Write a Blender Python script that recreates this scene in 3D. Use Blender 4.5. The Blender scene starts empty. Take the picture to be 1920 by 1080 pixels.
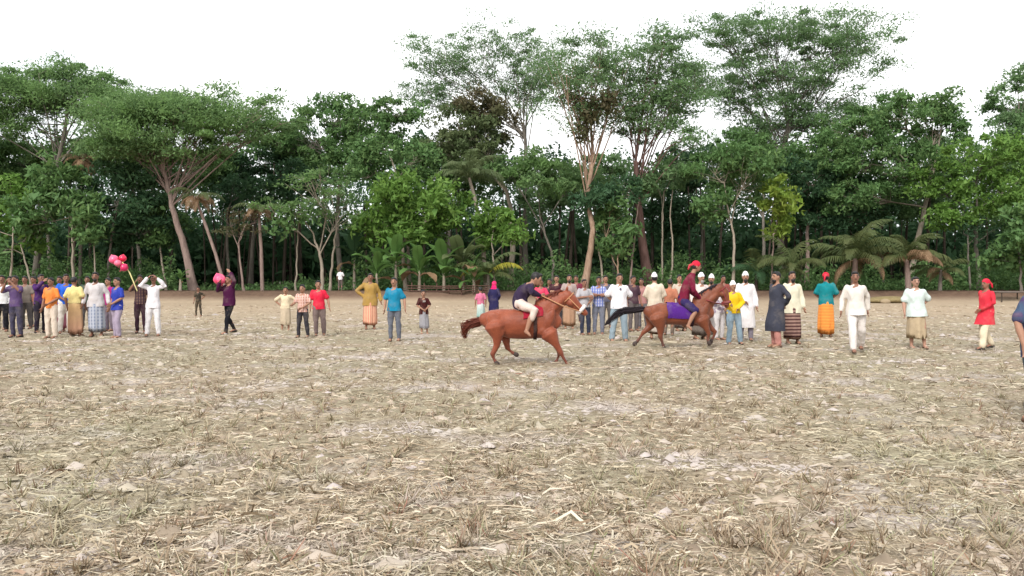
import bpy, bmesh, math, random
import numpy as np
from mathutils import Vector, Matrix

R = math.radians
rng = np.random.default_rng(11)
random.seed(11)
scn = bpy.context.scene
COL = scn.collection

# ------------------------------------------------------------------ camera, sky, sun, exposure
F = 1663.0           # focal length in photo pixels (1920 wide)
CH = 1.5             # camera height
HY = 528.0           # horizon row
cam_d = bpy.data.cameras.new('camera')
cam_d.sensor_width = 36.0
cam_d.lens = 36.0 * F / 1920.0
cam_d.clip_start = 0.05
cam_d.clip_end = 3000.0
cam = bpy.data.objects.new('camera', cam_d)
COL.objects.link(cam)
cam.location = (0, 0, CH)
cam.rotation_euler = (R(90) - math.atan((540 - HY) / F), 0, 0)
scn.camera = cam

SUN_EL, SUN_AZ = 42.0, 203.0      # azimuth clockwise from +Y (north)
world = bpy.data.worlds.new('World')
scn.world = world
world.use_nodes = True
nt = world.node_tree
nt.nodes.clear()
sky = nt.nodes.new('ShaderNodeTexSky')
sky.sky_type = 'NISHITA'
sky.sun_disc = False
sky.sun_elevation = R(SUN_EL)
sky.sun_rotation = R(SUN_AZ)
sky.air_density = 1.0
sky.dust_density = 4.0
sky.ozone_density = 1.0
hs = nt.nodes.new('ShaderNodeHueSaturation')      # thin overcast: the blue is washed out
hs.inputs['Saturation'].default_value = 0.16
nt.links.new(sky.outputs[0], hs.inputs['Color'])
mixw = nt.nodes.new('ShaderNodeMix')
mixw.data_type = 'RGBA'
mixw.inputs['Factor'].default_value = 0.6
nt.links.new(hs.outputs[0], mixw.inputs['A'])
tcw = nt.nodes.new('ShaderNodeTexCoord')
mpw = nt.nodes.new('ShaderNodeMapping'); mpw.inputs['Scale'].default_value = (1, 1, 2.5)
nt.links.new(tcw.outputs['Generated'], mpw.inputs['Vector'])
cl = nt.nodes.new('ShaderNodeTexNoise'); cl.inputs['Scale'].default_value = 1.6; cl.inputs['Detail'].default_value = 5.0
nt.links.new(mpw.outputs[0], cl.inputs['Vector'])
crp = nt.nodes.new('ShaderNodeValToRGB')          # thin cloud sheet: faintly bluer where it thins
crp.color_ramp.elements[0].position = 0.35; crp.color_ramp.elements[0].color = (0.62, 0.72, 0.78, 1)
crp.color_ramp.elements[1].position = 0.62; crp.color_ramp.elements[1].color = (1.0, 1.0, 1.0, 1)
nt.links.new(cl.outputs['Fac'], crp.inputs[0])
cmul = nt.nodes.new('ShaderNodeVectorMath'); cmul.operation = 'SCALE'; cmul.inputs['Scale'].default_value = 8.6
nt.links.new(crp.outputs[0], cmul.inputs[0])
nt.links.new(cmul.outputs[0], mixw.inputs['B'])
bg = nt.nodes.new('ShaderNodeBackground')
bg.inputs['Strength'].default_value = 0.12
nt.links.new(mixw.outputs['Result'], bg.inputs['Color'])
wo = nt.nodes.new('ShaderNodeOutputWorld')
nt.links.new(bg.outputs[0], wo.inputs[0])

sun_d = bpy.data.lights.new('sun', 'SUN')
sun_d.energy = 1.5
sun_d.angle = R(14)
sun_d.color = (1.0, 0.965, 0.92)
sun = bpy.data.objects.new('sun', sun_d)
COL.objects.link(sun)
az = R(SUN_AZ)
sdir = Vector((math.sin(az) * math.cos(R(SUN_EL)), math.cos(az) * math.cos(R(SUN_EL)), math.sin(R(SUN_EL))))
sun.rotation_euler = sdir.to_track_quat('Z', 'Y').to_euler()
sun.location = (0, -20, 40)

vs = scn.view_settings
vs.view_transform = 'Standard'
vs.look = 'None'
vs.gamma = 1.0
vs.exposure = 0.96
vs.use_curve_mapping = False
try:
    scn.cycles.use_denoising = True
    scn.cycles.max_bounces = 6
    scn.cycles.transparent_max_bounces = 4
except Exception:
    pass

# ------------------------------------------------------------------ helpers
def wx(px, D): return (px - 960.0) * D / F
def wz(py, D): return CH + (HY - py) * D / F
def depth_of(foot): return F * CH / (foot - HY)

def tag(o, label=None, cat=None, group=None, kind=None):
    if label: o['label'] = label
    if cat: o['category'] = cat
    if group: o['group'] = group
    if kind: o['kind'] = kind
    return o

def link(name, data, parent=None, loc=(0, 0, 0), rz=0.0, mat=None):
    o = bpy.data.objects.new(name, data)
    COL.objects.link(o)
    o.location = loc
    o.rotation_euler = (0, 0, rz)
    if parent is not None: o.parent = parent
    if mat is not None and data is not None:
        if len(data.materials) == 0: data.materials.append(None)
        o.material_slots[0].link = 'OBJECT'
        o.material_slots[0].material = mat
    return o

def mesh_np(name, V, faces, smooth=False):
    """faces: (n,3) or (n,4) int array, or list of such arrays"""
    if not isinstance(faces, list): faces = [faces]
    V = np.asarray(V, np.float32)
    me = bpy.data.meshes.new(name)
    me.vertices.add(len(V))
    me.vertices.foreach_set('co', V.ravel())
    loops = np.concatenate([np.asarray(f, np.int32).ravel() for f in faces])
    tot = np.concatenate([np.full(len(f), np.asarray(f).shape[1], np.int32) for f in faces])
    st = np.concatenate([[0], np.cumsum(tot)[:-1]]).astype(np.int32)
    me.loops.add(len(loops))
    me.loops.foreach_set('vertex_index', loops)
    me.polygons.add(len(tot))
    me.polygons.foreach_set('loop_start', st)
    me.polygons.foreach_set('loop_total', tot)
    if smooth: me.polygons.foreach_set('use_smooth', np.ones(len(tot), bool))
    me.update(calc_edges=True)
    me.materials.append(None)
    return me

def _hash(ix, iy, iz, s):
    h = (ix * 374761393 + iy * 668265263 + iz * 2147483647 + s * 1274126177) & 0xffffffff
    h = ((h ^ (h >> 13)) * 1274126177) & 0xffffffff
    return ((h ^ (h >> 16)) & 0xffff) / 65535.0

def vnoise(P, s=0):
    P = np.asarray(P, np.float64)
    I = np.floor(P).astype(np.int64)
    f = P - I
    f = f * f * (3 - 2 * f)
    out = 0
    for dx in (0, 1):
        for dy in (0, 1):
            for dz in (0, 1):
                w = (f[:, 0] if dx else 1 - f[:, 0]) * (f[:, 1] if dy else 1 - f[:, 1]) * (f[:, 2] if dz else 1 - f[:, 2])
                out = out + w * _hash(I[:, 0] + dx, I[:, 1] + dy, I[:, 2] + dz, s)
    return out * 2 - 1

def fnoise(x, y, s=0, oct=3):
    o = 0; a = 1.0
    P = np.stack([x, y, np.zeros_like(x)], 1)
    for k in range(oct):
        o = o + a * vnoise(P * (2.03 ** k) + 7.3 * k, s + k)
        a *= 0.5
    return o

# ---- materials
def new_mat(name):
    m = bpy.data.materials.new(name)
    m.use_nodes = True
    t = m.node_tree
    t.nodes.clear()
    out = t.nodes.new('ShaderNodeOutputMaterial')
    return m, t, out

def mixrgb(t, fac, a, b):
    n = t.nodes.new('ShaderNodeMix'); n.data_type = 'RGBA'
    for inp, v in (('Factor', fac), ('A', a), ('B', b)):
        i = n.inputs[inp]
        if hasattr(v, 'is_linked') or hasattr(v, 'links'): t.links.new(v, i)
        elif inp == 'Factor': i.default_value = v
        else: i.default_value = (*v[:3], 1)
    return n.outputs['Result']

def noise_tex(t, vec, scale, detail=3, rough=0.55, dist=0.0):
    n = t.nodes.new('ShaderNodeTexNoise')
    n.inputs['Scale'].default_value = scale
    n.inputs['Detail'].default_value = detail
    n.inputs['Roughness'].default_value = rough
    n.inputs['Distortion'].default_value = dist
    if vec is not None: t.links.new(vec, n.inputs['Vector'])
    return n.outputs['Fac']

def ramp(t, fac, stops):
    n = t.nodes.new('ShaderNodeValToRGB')
    e = n.color_ramp.elements
    while len(e) < len(stops): e.new(0.5)
    for k, (p, c) in enumerate(stops):
        e[k].position = p
        e[k].color = (*c, 1) if len(c) == 3 else c
    t.links.new(fac, n.inputs[0])
    return n.outputs[0]

def obj_vec(t, scale=None):
    tc = t.nodes.new('ShaderNodeTexCoord')
    if scale is None: return tc.outputs['Object']
    mp = t.nodes.new('ShaderNodeMapping')
    mp.inputs['Scale'].default_value = scale
    t.links.new(tc.outputs['Object'], mp.inputs['Vector'])
    return mp.outputs[0]

def bump(t, height, strength, dist):
    b = t.nodes.new('ShaderNodeBump')
    b.inputs['Strength'].default_value = strength
    b.inputs['Distance'].default_value = dist
    t.links.new(height, b.inputs['Height'])
    return b.outputs[0]

def princ(t, out, col, rough=0.85, spec=0.2, normal=None):
    p = t.nodes.new('ShaderNodeBsdfPrincipled')
    if isinstance(col, tuple): p.inputs['Base Color'].default_value = (*col[:3], 1)
    else: t.links.new(col, p.inputs['Base Color'])
    p.inputs['Roughness'].default_value = rough
    p.inputs['Specular IOR Level'].default_value = spec
    if normal is not None: t.links.new(normal, p.inputs['Normal'])
    t.links.new(p.outputs[0], out.inputs[0])
    return p

def mat_leaf(name, c1, c2, c3=None, trans=0.42):
    """leaves: colour varies leaf by leaf and in broad patches of the crown"""
    m, t, out = new_mat(name)
    c1, c2, c3 = [None if c is None else tuple(v * w for v, w in zip(c, (1.58, 1.72, 1.6))) for c in (c1, c2, c3)]
    g = t.nodes.new('ShaderNodeNewGeometry')
    col = mixrgb(t, g.outputs['Random Per Island'], c1, c2)
    if c3 is not None:
        n = noise_tex(t, obj_vec(t), 0.45, 2)
        rr = ramp(t, n, [(0.45, (0, 0, 0)), (0.62, (1, 1, 1))])
        col = mixrgb(t, rr, col, c3)
    d = t.nodes.new('ShaderNodeBsdfPrincipled')
    d.inputs['Roughness'].default_value = 0.6
    d.inputs['Specular IOR Level'].default_value = 0.25
    t.links.new(col, d.inputs['Base Color'])
    tr = t.nodes.new('ShaderNodeBsdfTranslucent')
    t.links.new(col, tr.inputs['Color'])
    mx = t.nodes.new('ShaderNodeMixShader')
    mx.inputs[0].default_value = trans
    t.links.new(d.outputs[0], mx.inputs[1]); t.links.new(tr.outputs[0], mx.inputs[2])
    t.links.new(mx.outputs[0], out.inputs[0])
    return m

def mat_bark(name, c1, c2):
    m, t, out = new_mat(name)
    v = obj_vec(t, (3, 3, 0.7))
    n = noise_tex(t, v, 2.2, 5, 0.65)
    col = ramp(t, n, [(0.3, c1), (0.7, c2)])
    princ(t, out, col, 0.95, 0.1, bump(t, n, 0.6, 0.05))
    return m

def mat_plain(name, c, rough=0.8, var=0.15, scale=6.0, spec=0.2):
    m, t, out = new_mat(name)
    n = noise_tex(t, obj_vec(t), scale, 3)
    col = mixrgb(t, n, tuple(x * (1 - var) for x in c), tuple(min(1, x * (1 + var)) for x in c))
    princ(t, out, col, rough, spec, bump(t, n, 0.2, 0.02))
    return m

_cl = {}
def mat_cloth(c, pat=None, c2=(0.1, 0.1, 0.12), c3=None):
    key = (tuple(c), pat, tuple(c2))
    if key in _cl: return _cl[key]
    m, t, out = new_mat('cloth')
    c = tuple(v * 0.9 for v in c); c2 = tuple(v * 0.9 for v in c2)
    ov = obj_vec(t)
    n = noise_tex(t, ov, 9.0, 3)
    n2 = noise_tex(t, ov, 3.5, 4, 0.6)      # fading and dust
    base = mixrgb(t, n, tuple(x * 0.78 + 0.004 for x in c), tuple(min(0.85, x * 1.12) for x in c))
    base = mixrgb(t, ramp(t, n2, [(0.5, (0, 0, 0)), (0.75, (0.28, 0.28, 0.28))]), base, (0.33, 0.27, 0.21))
    def wave(axis, sc):
        w = t.nodes.new('ShaderNodeTexWave')
        w.bands_direction = axis; w.wave_profile = 'SIN'
        w.inputs['Scale'].default_value = sc
        w.inputs['Distortion'].default_value = 0.6
        t.links.new(ov, w.inputs['Vector'])
        return ramp(t, w.outputs['Fac'], [(0.5, (0, 0, 0)), (0.62, (1, 1, 1))])
    if pat == 'plaid':
        base = mixrgb(t, wave('X', 4.2), base, c2)
        h = t.nodes.new('ShaderNodeMath'); h.operation = 'MULTIPLY'; h.inputs[1].default_value = 0.6
        t.links.new(wave('Z', 3.6), h.inputs[0])
        base = mixrgb(t, h.outputs[0], base, c2)
    elif pat == 'stripe':
        base = mixrgb(t, wave('Z', 4.0), base, c2)
    elif pat == 'vstripe':
        base = mixrgb(t, wave('X', 5.0), base, c2)
    elif pat == 'blotch':
        k = noise_tex(t, ov, 7.0, 2)
        base = mixrgb(t, ramp(t, k, [(0.47, (0, 0, 0)), (0.53, (1, 1, 1))]), base, c2)
    elif pat == 'lower':      # garment dyed in two bands, the lower one c2
        sx = t.nodes.new('ShaderNodeSeparateXYZ'); t.links.new(ov, sx.inputs[0])
        base = mixrgb(t, ramp(t, sx.outputs['Z'], [(0.0, (1, 1, 1)), (1.0, (0, 0, 0))]), base, c2)
    elif pat == 'hem':        # dark band round the hem and knee
        sx = t.nodes.new('ShaderNodeSeparateXYZ'); t.links.new(ov, sx.inputs[0])
        base = mixrgb(t, ramp(t, sx.outputs['Z'], [(0.0, (1, 1, 1)), (0.19, (1, 1, 1)), (0.21, (0, 0, 0)), (0.5, (0, 0, 0))]), base, c2)
    f = noise_tex(t, obj_vec(t, (1, 1, 0.45)), 13.0, 4, 0.6, 0.8)
    princ(t, out, base, 0.92, 0.08, bump(t, f, 0.55, 0.03))
    _cl[key] = m
    return m

# ------------------------------------------------------------------ ground
def bank_line(x): return 61.5 + 1.2 * np.sin(x * 0.07 + 0.6) + 0.7 * np.sin(x * 0.23) - 0.012 * x

def sstep(a, b, v):
    k = np.clip((v - a) / (b - a), 0, 1)
    return k * k * (3 - 2 * k)

def ground_h(x, y, fine=True):
    x = np.asarray(x, float); y = np.asarray(y, float)
    b = bank_line(x)
    z = 0.82 * sstep(0, 3.4, y - b + 0.5 * fnoise(x * 0.5, y * 0.5, 5, 2))
    z = z + 0.035 * fnoise(x * 0.35, y * 0.35, 3, 2) * (1 - sstep(-8, 0, y - b)) * sstep(2, 7, np.abs(y) + 2)
    if fine:
        near = 1 - sstep(25, 60, y)
        c = fnoise(x * 3.1, y * 3.1, 21, 3)
        d = fnoise(x * 9.0, y * 9.0, 31, 2)
        z = z + near * (0.028 * c + 0.022 * np.abs(d))
    return z

def gz(x, y): return float(ground_h(np.array([x]), np.array([y]), False)[0])

def build_ground():
    ys = list(np.linspace(-60, 2.5, 14))
    y = 2.6
    while y < 60:
        ys.append(y); y += max(0.014, 0.00085 * y * y) if y < 22 else 0.42
    while y < 74:
        ys.append(y); y += 0.5
    ys += list(np.geomspace(76, 900, 22))
    ys = np.array(ys)
    u = np.concatenate([-np.geomspace(60, 1.08, 16), np.linspace(-1, 1, 370), np.geomspace(1.08, 60, 16)])
    U, Y = np.meshgrid(u, ys)
    W = 0.66 * np.maximum(Y, 4) + 2.0
    X = np.where(np.abs(U) <= 1, U * W, np.sign(U) * (W + (np.abs(U) - 1) * 14))
    Z = ground_h(X.ravel(), Y.ravel())
    V = np.stack([X.ravel(), Y.ravel(), Z], 1)
    nr, nc = X.shape
    i = np.arange(nr * nc).reshape(nr, nc)
    Q = np.stack([i[:-1, :-1].ravel(), i[:-1, 1:].ravel(), i[1:, 1:].ravel(), i[1:, :-1].ravel()], 1)
    me = mesh_np('ground', V, Q, True)
    m, t, out = new_mat('field_soil')
    ov = obj_vec(t)
    big = noise_tex(t, ov, 0.35, 4, 0.6)
    mid = noise_tex(t, ov, 2.3, 5, 0.6)
    fin = noise_tex(t, obj_vec(t, (1, 1.6, 1)), 14.0, 4, 0.6)
    col = ramp(t, mid, [(0.3, (0.220, 0.169, 0.114)), (0.5, (0.316, 0.248, 0.177)), (0.7, (0.400, 0.328, 0.238))])
    col = mixrgb(t, ramp(t, big, [(0.35, (0, 0, 0)), (0.55, (0.55, 0.55, 0.55))]), col, (0.286, 0.268, 0.181))
    pal = noise_tex(t, ov, 0.55, 3, 0.5)
    col = mixrgb(t, ramp(t, pal, [(0.54, (0, 0, 0)), (0.66, (0.8, 0.8, 0.8))]), col, (0.458, 0.394, 0.362))
    col = mixrgb(t, ramp(t, fin, [(0.35, (0.75, 0.75, 0.75)), (0.55, (0, 0, 0))]), col, (0.162, 0.122, 0.086))
    # forest soil and bank beyond the field edge
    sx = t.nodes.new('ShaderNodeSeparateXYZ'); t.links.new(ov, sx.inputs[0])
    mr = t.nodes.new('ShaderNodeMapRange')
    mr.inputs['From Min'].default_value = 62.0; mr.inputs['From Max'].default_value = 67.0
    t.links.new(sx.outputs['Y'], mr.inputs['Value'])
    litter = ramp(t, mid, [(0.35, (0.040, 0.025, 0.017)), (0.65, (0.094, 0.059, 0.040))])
    far = t.nodes.new('ShaderNodeMapRange')
    far.inputs['From Min'].default_value = 24.0; far.inputs['From Max'].default_value = 46.0
    t.links.new(sx.outputs['Y'], far.inputs['Value'])
    col = mixrgb(t, far.outputs[0], col, mixrgb(t, mid, (0.313, 0.238, 0.164), (0.391, 0.305, 0.215)))
    bk = t.nodes.new('ShaderNodeMapRange')
    bk.inputs['From Min'].default_value = 0.12; bk.inputs['From Max'].default_value = 0.5
    t.links.new(sx.outputs['Z'], bk.inputs['Value'])
    col = mixrgb(t, bk.outputs[0], col, mixrgb(t, mid, (0.133, 0.082, 0.059), (0.212, 0.141, 0.098)))
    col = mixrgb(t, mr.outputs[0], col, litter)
    ad = t.nodes.new('ShaderNodeMath'); ad.operation = 'ADD'
    t.links.new(fin, ad.inputs[0]); t.links.new(mid, ad.inputs[1])
    princ(t, out, col, 0.97, 0.08, bump(t, ad.outputs[0], 0.7, 0.05))
    o = link('ground', me, mat=m)
    tag(o, 'dry tan stubble field rising to a low earth bank at the wood', kind='structure')
build_ground()

# ------------------------------------------------------------------ tubes, leaves
def frames(P, ref):
    P = np.asarray(P, float)
    T = np.gradient(P, axis=0)
    T /= np.linalg.norm(T, axis=1)[:, None] + 1e-9
    E1 = []
    for tt in T:
        e = np.array(ref, float) - tt * np.dot(ref, tt)
        if np.linalg.norm(e) < 0.25:
            r2 = np.array((0, 1, 0)) if abs(tt[1]) < 0.8 else np.array((0, 0, 1))
            e = r2 - tt * np.dot(r2, tt)
        E1.append(e / np.linalg.norm(e))
    E1 = np.array(E1)
    return T, E1, np.cross(T, E1)

def tube_geo(P, rad, n=10, ref=(1, 0, 0), cap=True):
    P = np.asarray(P, float)
    rad = np.array([(r, r) if np.isscalar(r) else r for r in rad], float)
    T, E1, E2 = frames(P, ref)
    if cap:
        r0, r1 = rad[0].min(), rad[-1].min()
        pre = [(P[0] - T[0] * r0 * 0.95, rad[0] * 0.3, 0), (P[0] - T[0] * r0 * 0.65, rad[0] * 0.76, 0)]
        post = [(P[-1] + T[-1] * r1 * 0.65, rad[-1] * 0.76, -1), (P[-1] + T[-1] * r1 * 0.95, rad[-1] * 0.3, -1)]
        C = [p for p, _, _ in pre] + list(P) + [p for p, _, _ in post]
        RR = [r for _, r, _ in pre] + list(rad) + [r for _, r, _ in post]
        e1 = [E1[0]] * 2 + list(E1) + [E1[-1]] * 2
        e2 = [E2[0]] * 2 + list(E2) + [E2[-1]] * 2
    else:
        C, RR, e1, e2 = list(P), list(rad), list(E1), list(E2)
    a = np.linspace(0, 2 * np.pi, n, endpoint=False)
    ca, sa = np.cos(a)[:, None], np.sin(a)[:, None]
    V = [c + ca * r[0] * x + sa * r[1] * y for c, r, x, y in zip(C, RR, e1, e2)]
    m = len(V)
    V = np.concatenate(V)
    F4 = []
    for i in range(m - 1):
        b = i * n
        for k in range(n):
            F4.append((b + k, b + (k + 1) % n, b + n + (k + 1) % n, b + n + k))
    F3 = []
    if cap:
        s, e = len(V), len(V) + 1
        V = np.concatenate([V, [C[0] - T[0] * rad[0].min() * 0.05], [C[-1] + T[-1] * rad[-1].min() * 0.05]])
        for k in range(n):
            F3.append((s, (k + 1) % n, k))
            F3.append((e, (m - 1) * n + k, (m - 1) * n + (k + 1) % n))
    return V, F4, F3

class Geo:
    def __init__(s): s.V = []; s.F4 = []; s.F3 = []; s.n = 0
    def add(s, V, F4=(), F3=()):
        s.V.append(np.asarray(V, float))
        if len(F4): s.F4.append(np.asarray(F4, int) + s.n)
        if len(F3): s.F3.append(np.asarray(F3, int) + s.n)
        s.n += len(V)
    def tube(s, P, rad, n=10, ref=(1, 0, 0), cap=True): s.add(*tube_geo(P, rad, n, ref, cap)); return s
    def ell(s, c, r, rot=None, n=12, m=8):
        th = np.linspace(0, np.pi, m + 1)
        P = [(0, 0, -1.0)]
        V = []
        for t_ in th[1:-1]:
            for k in range(n):
                a = 2 * np.pi * k / n
                V.append((math.sin(t_) * math.cos(a), math.sin(t_) * math.sin(a), -math.cos(t_)))
        V = np.array(V + [(0, 0, -1), (0, 0, 1)]) * np.array(r)
        if rot is not None: V = V @ np.array(rot).T
        V = V + np.array(c)
        F4, F3 = [], []
        for i in range(m - 2):
            for k in range(n):
                F4.append((i * n + k, i * n + (k + 1) % n, (i + 1) * n + (k + 1) % n, (i + 1) * n + k))
        s0, e0 = n * (m - 1), n * (m - 1) + 1
        for k in range(n):
            F3.append((s0, (k + 1) % n, k)); F3.append((e0, (m - 2) * n + k, (m - 2) * n + (k + 1) % n))
        s.add(V, F4, F3); return s
    def mesh(s, name, smooth=True):
        fs = []
        if s.F4: fs.append(np.concatenate(s.F4))
        if s.F3: fs.append(np.concatenate(s.F3))
        return mesh_np(name, np.concatenate(s.V), fs, smooth)

def unit(v): return v / (np.linalg.norm(v, axis=-1, keepdims=True) + 1e-9)

def leaves_np(C, L, Wd, up=0.8, g=rng, droop=0.0):
    """one bent diamond (two quads folded at the midrib would double the cost) per centre"""
    n = len(C)
    nrm = unit(g.normal(size=(n, 3)) * (1 - up) * 1.6 + np.array((0, 0, 1.0)) * up)
    a = unit(np.cross(nrm, g.normal(size=(n, 3))))
    a[:, 2] -= droop
    a = unit(a)
    b = unit(np.cross(nrm, a))
    L = L[:, None]; Wd = Wd[:, None]
    V = np.empty((n, 4, 3))
    V[:, 0] = C - a * L * 0.5
    V[:, 1] = C + b * Wd * 0.5 + nrm * Wd * 0.15 - a * L * 0.08
    V[:, 2] = C + a * L * 0.5 - np.array((0, 0, 1)) * L * 0.1
    V[:, 3] = C - b * Wd * 0.5 + nrm * Wd * 0.15 - a * L * 0.08
    return V.reshape(-1, 3)

def quads(n): return np.arange(n * 4).reshape(-1, 4)

BARK = {
    'pale': mat_bark('bark_pale', (0.19, 0.155, 0.12), (0.34, 0.29, 0.23)),
    'mauve': mat_bark('bark_mauve', (0.15, 0.105, 0.09), (0.29, 0.215, 0.185)),
    'orange': mat_bark('bark_orange', (0.20, 0.125, 0.085), (0.34, 0.24, 0.175)),
    'red': mat_bark('bark_red', (0.085, 0.048, 0.040), (0.175, 0.105, 0.092)),
    'grey': mat_bark('bark_grey', (0.10, 0.085, 0.07), (0.21, 0.185, 0.155)),
    'dark': mat_bark('bark_dark', (0.035, 0.026, 0.02), (0.09, 0.07, 0.055)),
}
LEAF = {
    'feather': mat_leaf('leaf_feather', (0.058, 0.098, 0.040), (0.115, 0.165, 0.066), (0.120, 0.185, 0.066), 0.5),
    'teal': mat_leaf('leaf_teal', (0.062, 0.098, 0.048), (0.118, 0.165, 0.078), (0.095, 0.150, 0.062), 0.5),
    'mid': mat_leaf('leaf_mid', (0.040, 0.078, 0.028), (0.105, 0.155, 0.055), (0.072, 0.125, 0.045)),
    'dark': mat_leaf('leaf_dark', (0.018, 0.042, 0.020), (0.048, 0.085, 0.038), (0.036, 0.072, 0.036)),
    'bright': mat_leaf('leaf_bright', (0.052, 0.100, 0.022), (0.115, 0.175, 0.040), (0.085, 0.145, 0.030)),
    'yellow': mat_leaf('leaf_yellow', (0.085, 0.115, 0.018), (0.190, 0.220, 0.045), (0.115, 0.165, 0.028)),
    'brown': mat_leaf('leaf_brown', (0.050, 0.040, 0.022), (0.090, 0.068, 0.038), (0.065, 0.062, 0.030)),
    'grey': mat_leaf('leaf_grey', (0.050, 0.065, 0.028), (0.105, 0.115, 0.055), (0.07, 0.09, 0.04)),
    'olive': mat_leaf('leaf_olive', (0.042, 0.056, 0.020), (0.082, 0.096, 0.038), (0.078, 0.080, 0.034)),
    'banana': mat_leaf('leaf_banana', (0.045, 0.095, 0.022), (0.085, 0.140, 0.045), None),
    'gold': mat_leaf('leaf_gold', (0.23, 0.20, 0.03), (0.33, 0.28, 0.05), None),
    'straw': mat_leaf('leaf_dead_frond', (0.15, 0.085, 0.05), (0.25, 0.15, 0.10), None),
}

# shape of each kind of foliage: leaf length, width, upness, clump size (xy, z), leaves per square metre of crown
STYLE = {
    'feather': (0.265, 0.10, 0.46, 1.05, 0.38, 250),
    'sparse':  (0.25, 0.083, 0.46, 1.0, 0.40, 130),
    'broad':   (0.33, 0.165, 0.38, 0.62, 0.36, 165),
    'large':   (0.46, 0.21, 0.40, 0.55, 0.40, 95),
    'bare':    (0.26, 0.09, 0.70, 0.55, 0.18, 45),
}

def tree(label, D, trunk, r0, crowns, style='broad', leaf='mid', bark='pale', limbs=True, extra=None, name='tree', cat='tree', group='trees of the wood behind the crowd', dens=1.0, seed=None):
    """trunk: [(px,py)..] from the foot up, crowns: [(px,py,rx,ry)..] as seen in the photo, both turned into metres at depth D"""
    g = np.random.default_rng(seed if seed is not None else int(trunk[0][0] * 7 + D * 13))
    s = D / F
    x0 = wx(trunk[0][0], D)
    zb = gz(x0, D) - 0.15
    root = link(name, None, loc=(x0, D, zb))
    root.empty_display_size = 0.5
    tag(root, label, cat, group)
    P = [np.array((wx(px, D) - x0, g.normal() * 0.15 * k, wz(py, D) - zb)) for k, (px, py) in enumerate(trunk)]
    P[0][2] = 0.0; P[0][1] = 0
    # smooth the trunk line
    pts = np.array(P)
    k = np.linspace(0, len(pts) - 1, (len(pts) - 1) * 4 + 1)
    fine = np.stack([np.interp(k, range(len(pts)), pts[:, c]) for c in range(3)], 1)
    for _ in range(2): fine[1:-1] = (fine[:-2] + 2 * fine[1:-1] + fine[2:]) / 4
    fine[1:-1, :2] += g.normal(size=(len(fine) - 2, 2)) * 0.03
    h = np.linspace(0, 1, len(fine))
    rad = r0 * (1 - 0.55 * h) * (1 + 0.55 * np.exp(-h * 14))
    geo = Geo().tube(fine, rad, 10)
    e = STYLE[style]
    allC = []; CL = []; limb_geos = []
    top = fine[-1]
    if style in ('feather', 'sparse'):       # break each mass into a few uneven ones
        cr = []
        for (px, py, rx, ry) in crowns:
            for _ in range(3):
                cr.append((px + np.clip(g.normal(), -1.0, 1.0) * 0.5 * rx, py + np.clip(g.normal(), -1.2, 1.4) * 0.5 * ry, rx * g.uniform(0.55, 0.9), ry * g.uniform(0.6, 1.1)))
        crowns = cr
    for ci, (px, py, rx, ry) in enumerate(crowns):
        if style in ('feather', 'sparse'): rx, ry, py = rx * 1.22, ry * 1.35, py + ry * 0.12
        ax, az_ = rx * s, ry * s
        c = np.array((wx(px, D) - x0, g.normal() * 0.9, wz(py, D) - zb))
        ay = min(max(ax * 0.85, az_ * 0.6), 4.5)
        area = math.pi * ax * az_
        ncl = max(5, int(area * 0.62 / (e[3] ** 2 * 0.8 + 0.12)))
        q = unit(g.normal(size=(ncl, 3))) * (g.uniform(0.1, 1, size=(ncl, 1)) ** 0.45)
        cl = c + q * np.array((ax, ay, az_))
        CL.append(cl)
        nl = int(area * e[5] * dens * (0.62 if style in ('feather', 'sparse') else 0.92))
        which = g.integers(0, ncl, nl)
        size = g.uniform(0.35, 1.7, ncl)[which]
        off = np.clip(g.normal(size=(nl, 3)), -1.75, 1.75) * np.array((e[3], e[3], e[4])) * size[:, None] * 0.62
        # clumps hang a little at their rim
        off[:, 2] -= 0.12 * (off[:, 0] ** 2 + off[:, 1] ** 2)
        allC.append(cl[which] + off)
        if limbs:
            i0 = int(len(fine) * g.uniform(0.55, 1.0)) if ci else len(fine) - 1
            i0 = min(i0, len(fine) - 1)
            st = fine[i0]
            if st[2] > c[2] - 0.2:
                below = np.where(fine[:, 2] < c[2] - 0.4)[0]
                st = fine[below[-1]] if len(below) else fine[len(fine) // 2]
            en = c - np.array((0, 0, az_ * 0.35))
            mid = st * 0.45 + en * 0.55 + np.array((0, 0, np.linalg.norm(en - st) * 0.06)) + g.normal(size=3) * 0.25
            q1 = st * 0.75 + mid * 0.25 + g.normal(size=3) * 0.08
            line = np.array([st, q1, mid, en * 0.5 + mid * 0.5 + g.normal(size=3) * 0.15, en])
            rb = max(0.04, min(r0 * 0.40, 0.11)) * (0.62 if style in ('feather', 'sparse') else 1.0)
            lg = Geo(); limb_geos.append(lg)
            lg.tube(line, [rb, rb * 0.85, rb * 0.7, rb * 0.55, rb * 0.35], 7)
            for w in cl[:26]:
                a0 = line[g.integers(2, 5)]
                m1 = a0 * 0.5 + w * 0.5 + g.normal(size=3) * 0.18
                lg.tube([a0, m1, w], [rb * 0.32, rb * 0.2, 0.012], 4, cap=False)
    tm = geo.mesh('trunk')
    tr_o = link('trunk', tm, root, mat=BARK[bark])
    for lg in limb_geos: link('limb', lg.mesh('limb'), tr_o, mat=BARK[bark])
    C = np.concatenate(allC)
    n = len(C)
    V = leaves_np(C, e[0] * np.clip(g.lognormal(0, 0.42, n), 0.4, 2.4), e[1] * g.lognormal(0, 0.3, n), e[2], g)
    link('crown', mesh_np('crown', V, quads(n)), root, mat=LEAF[leaf])
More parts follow.
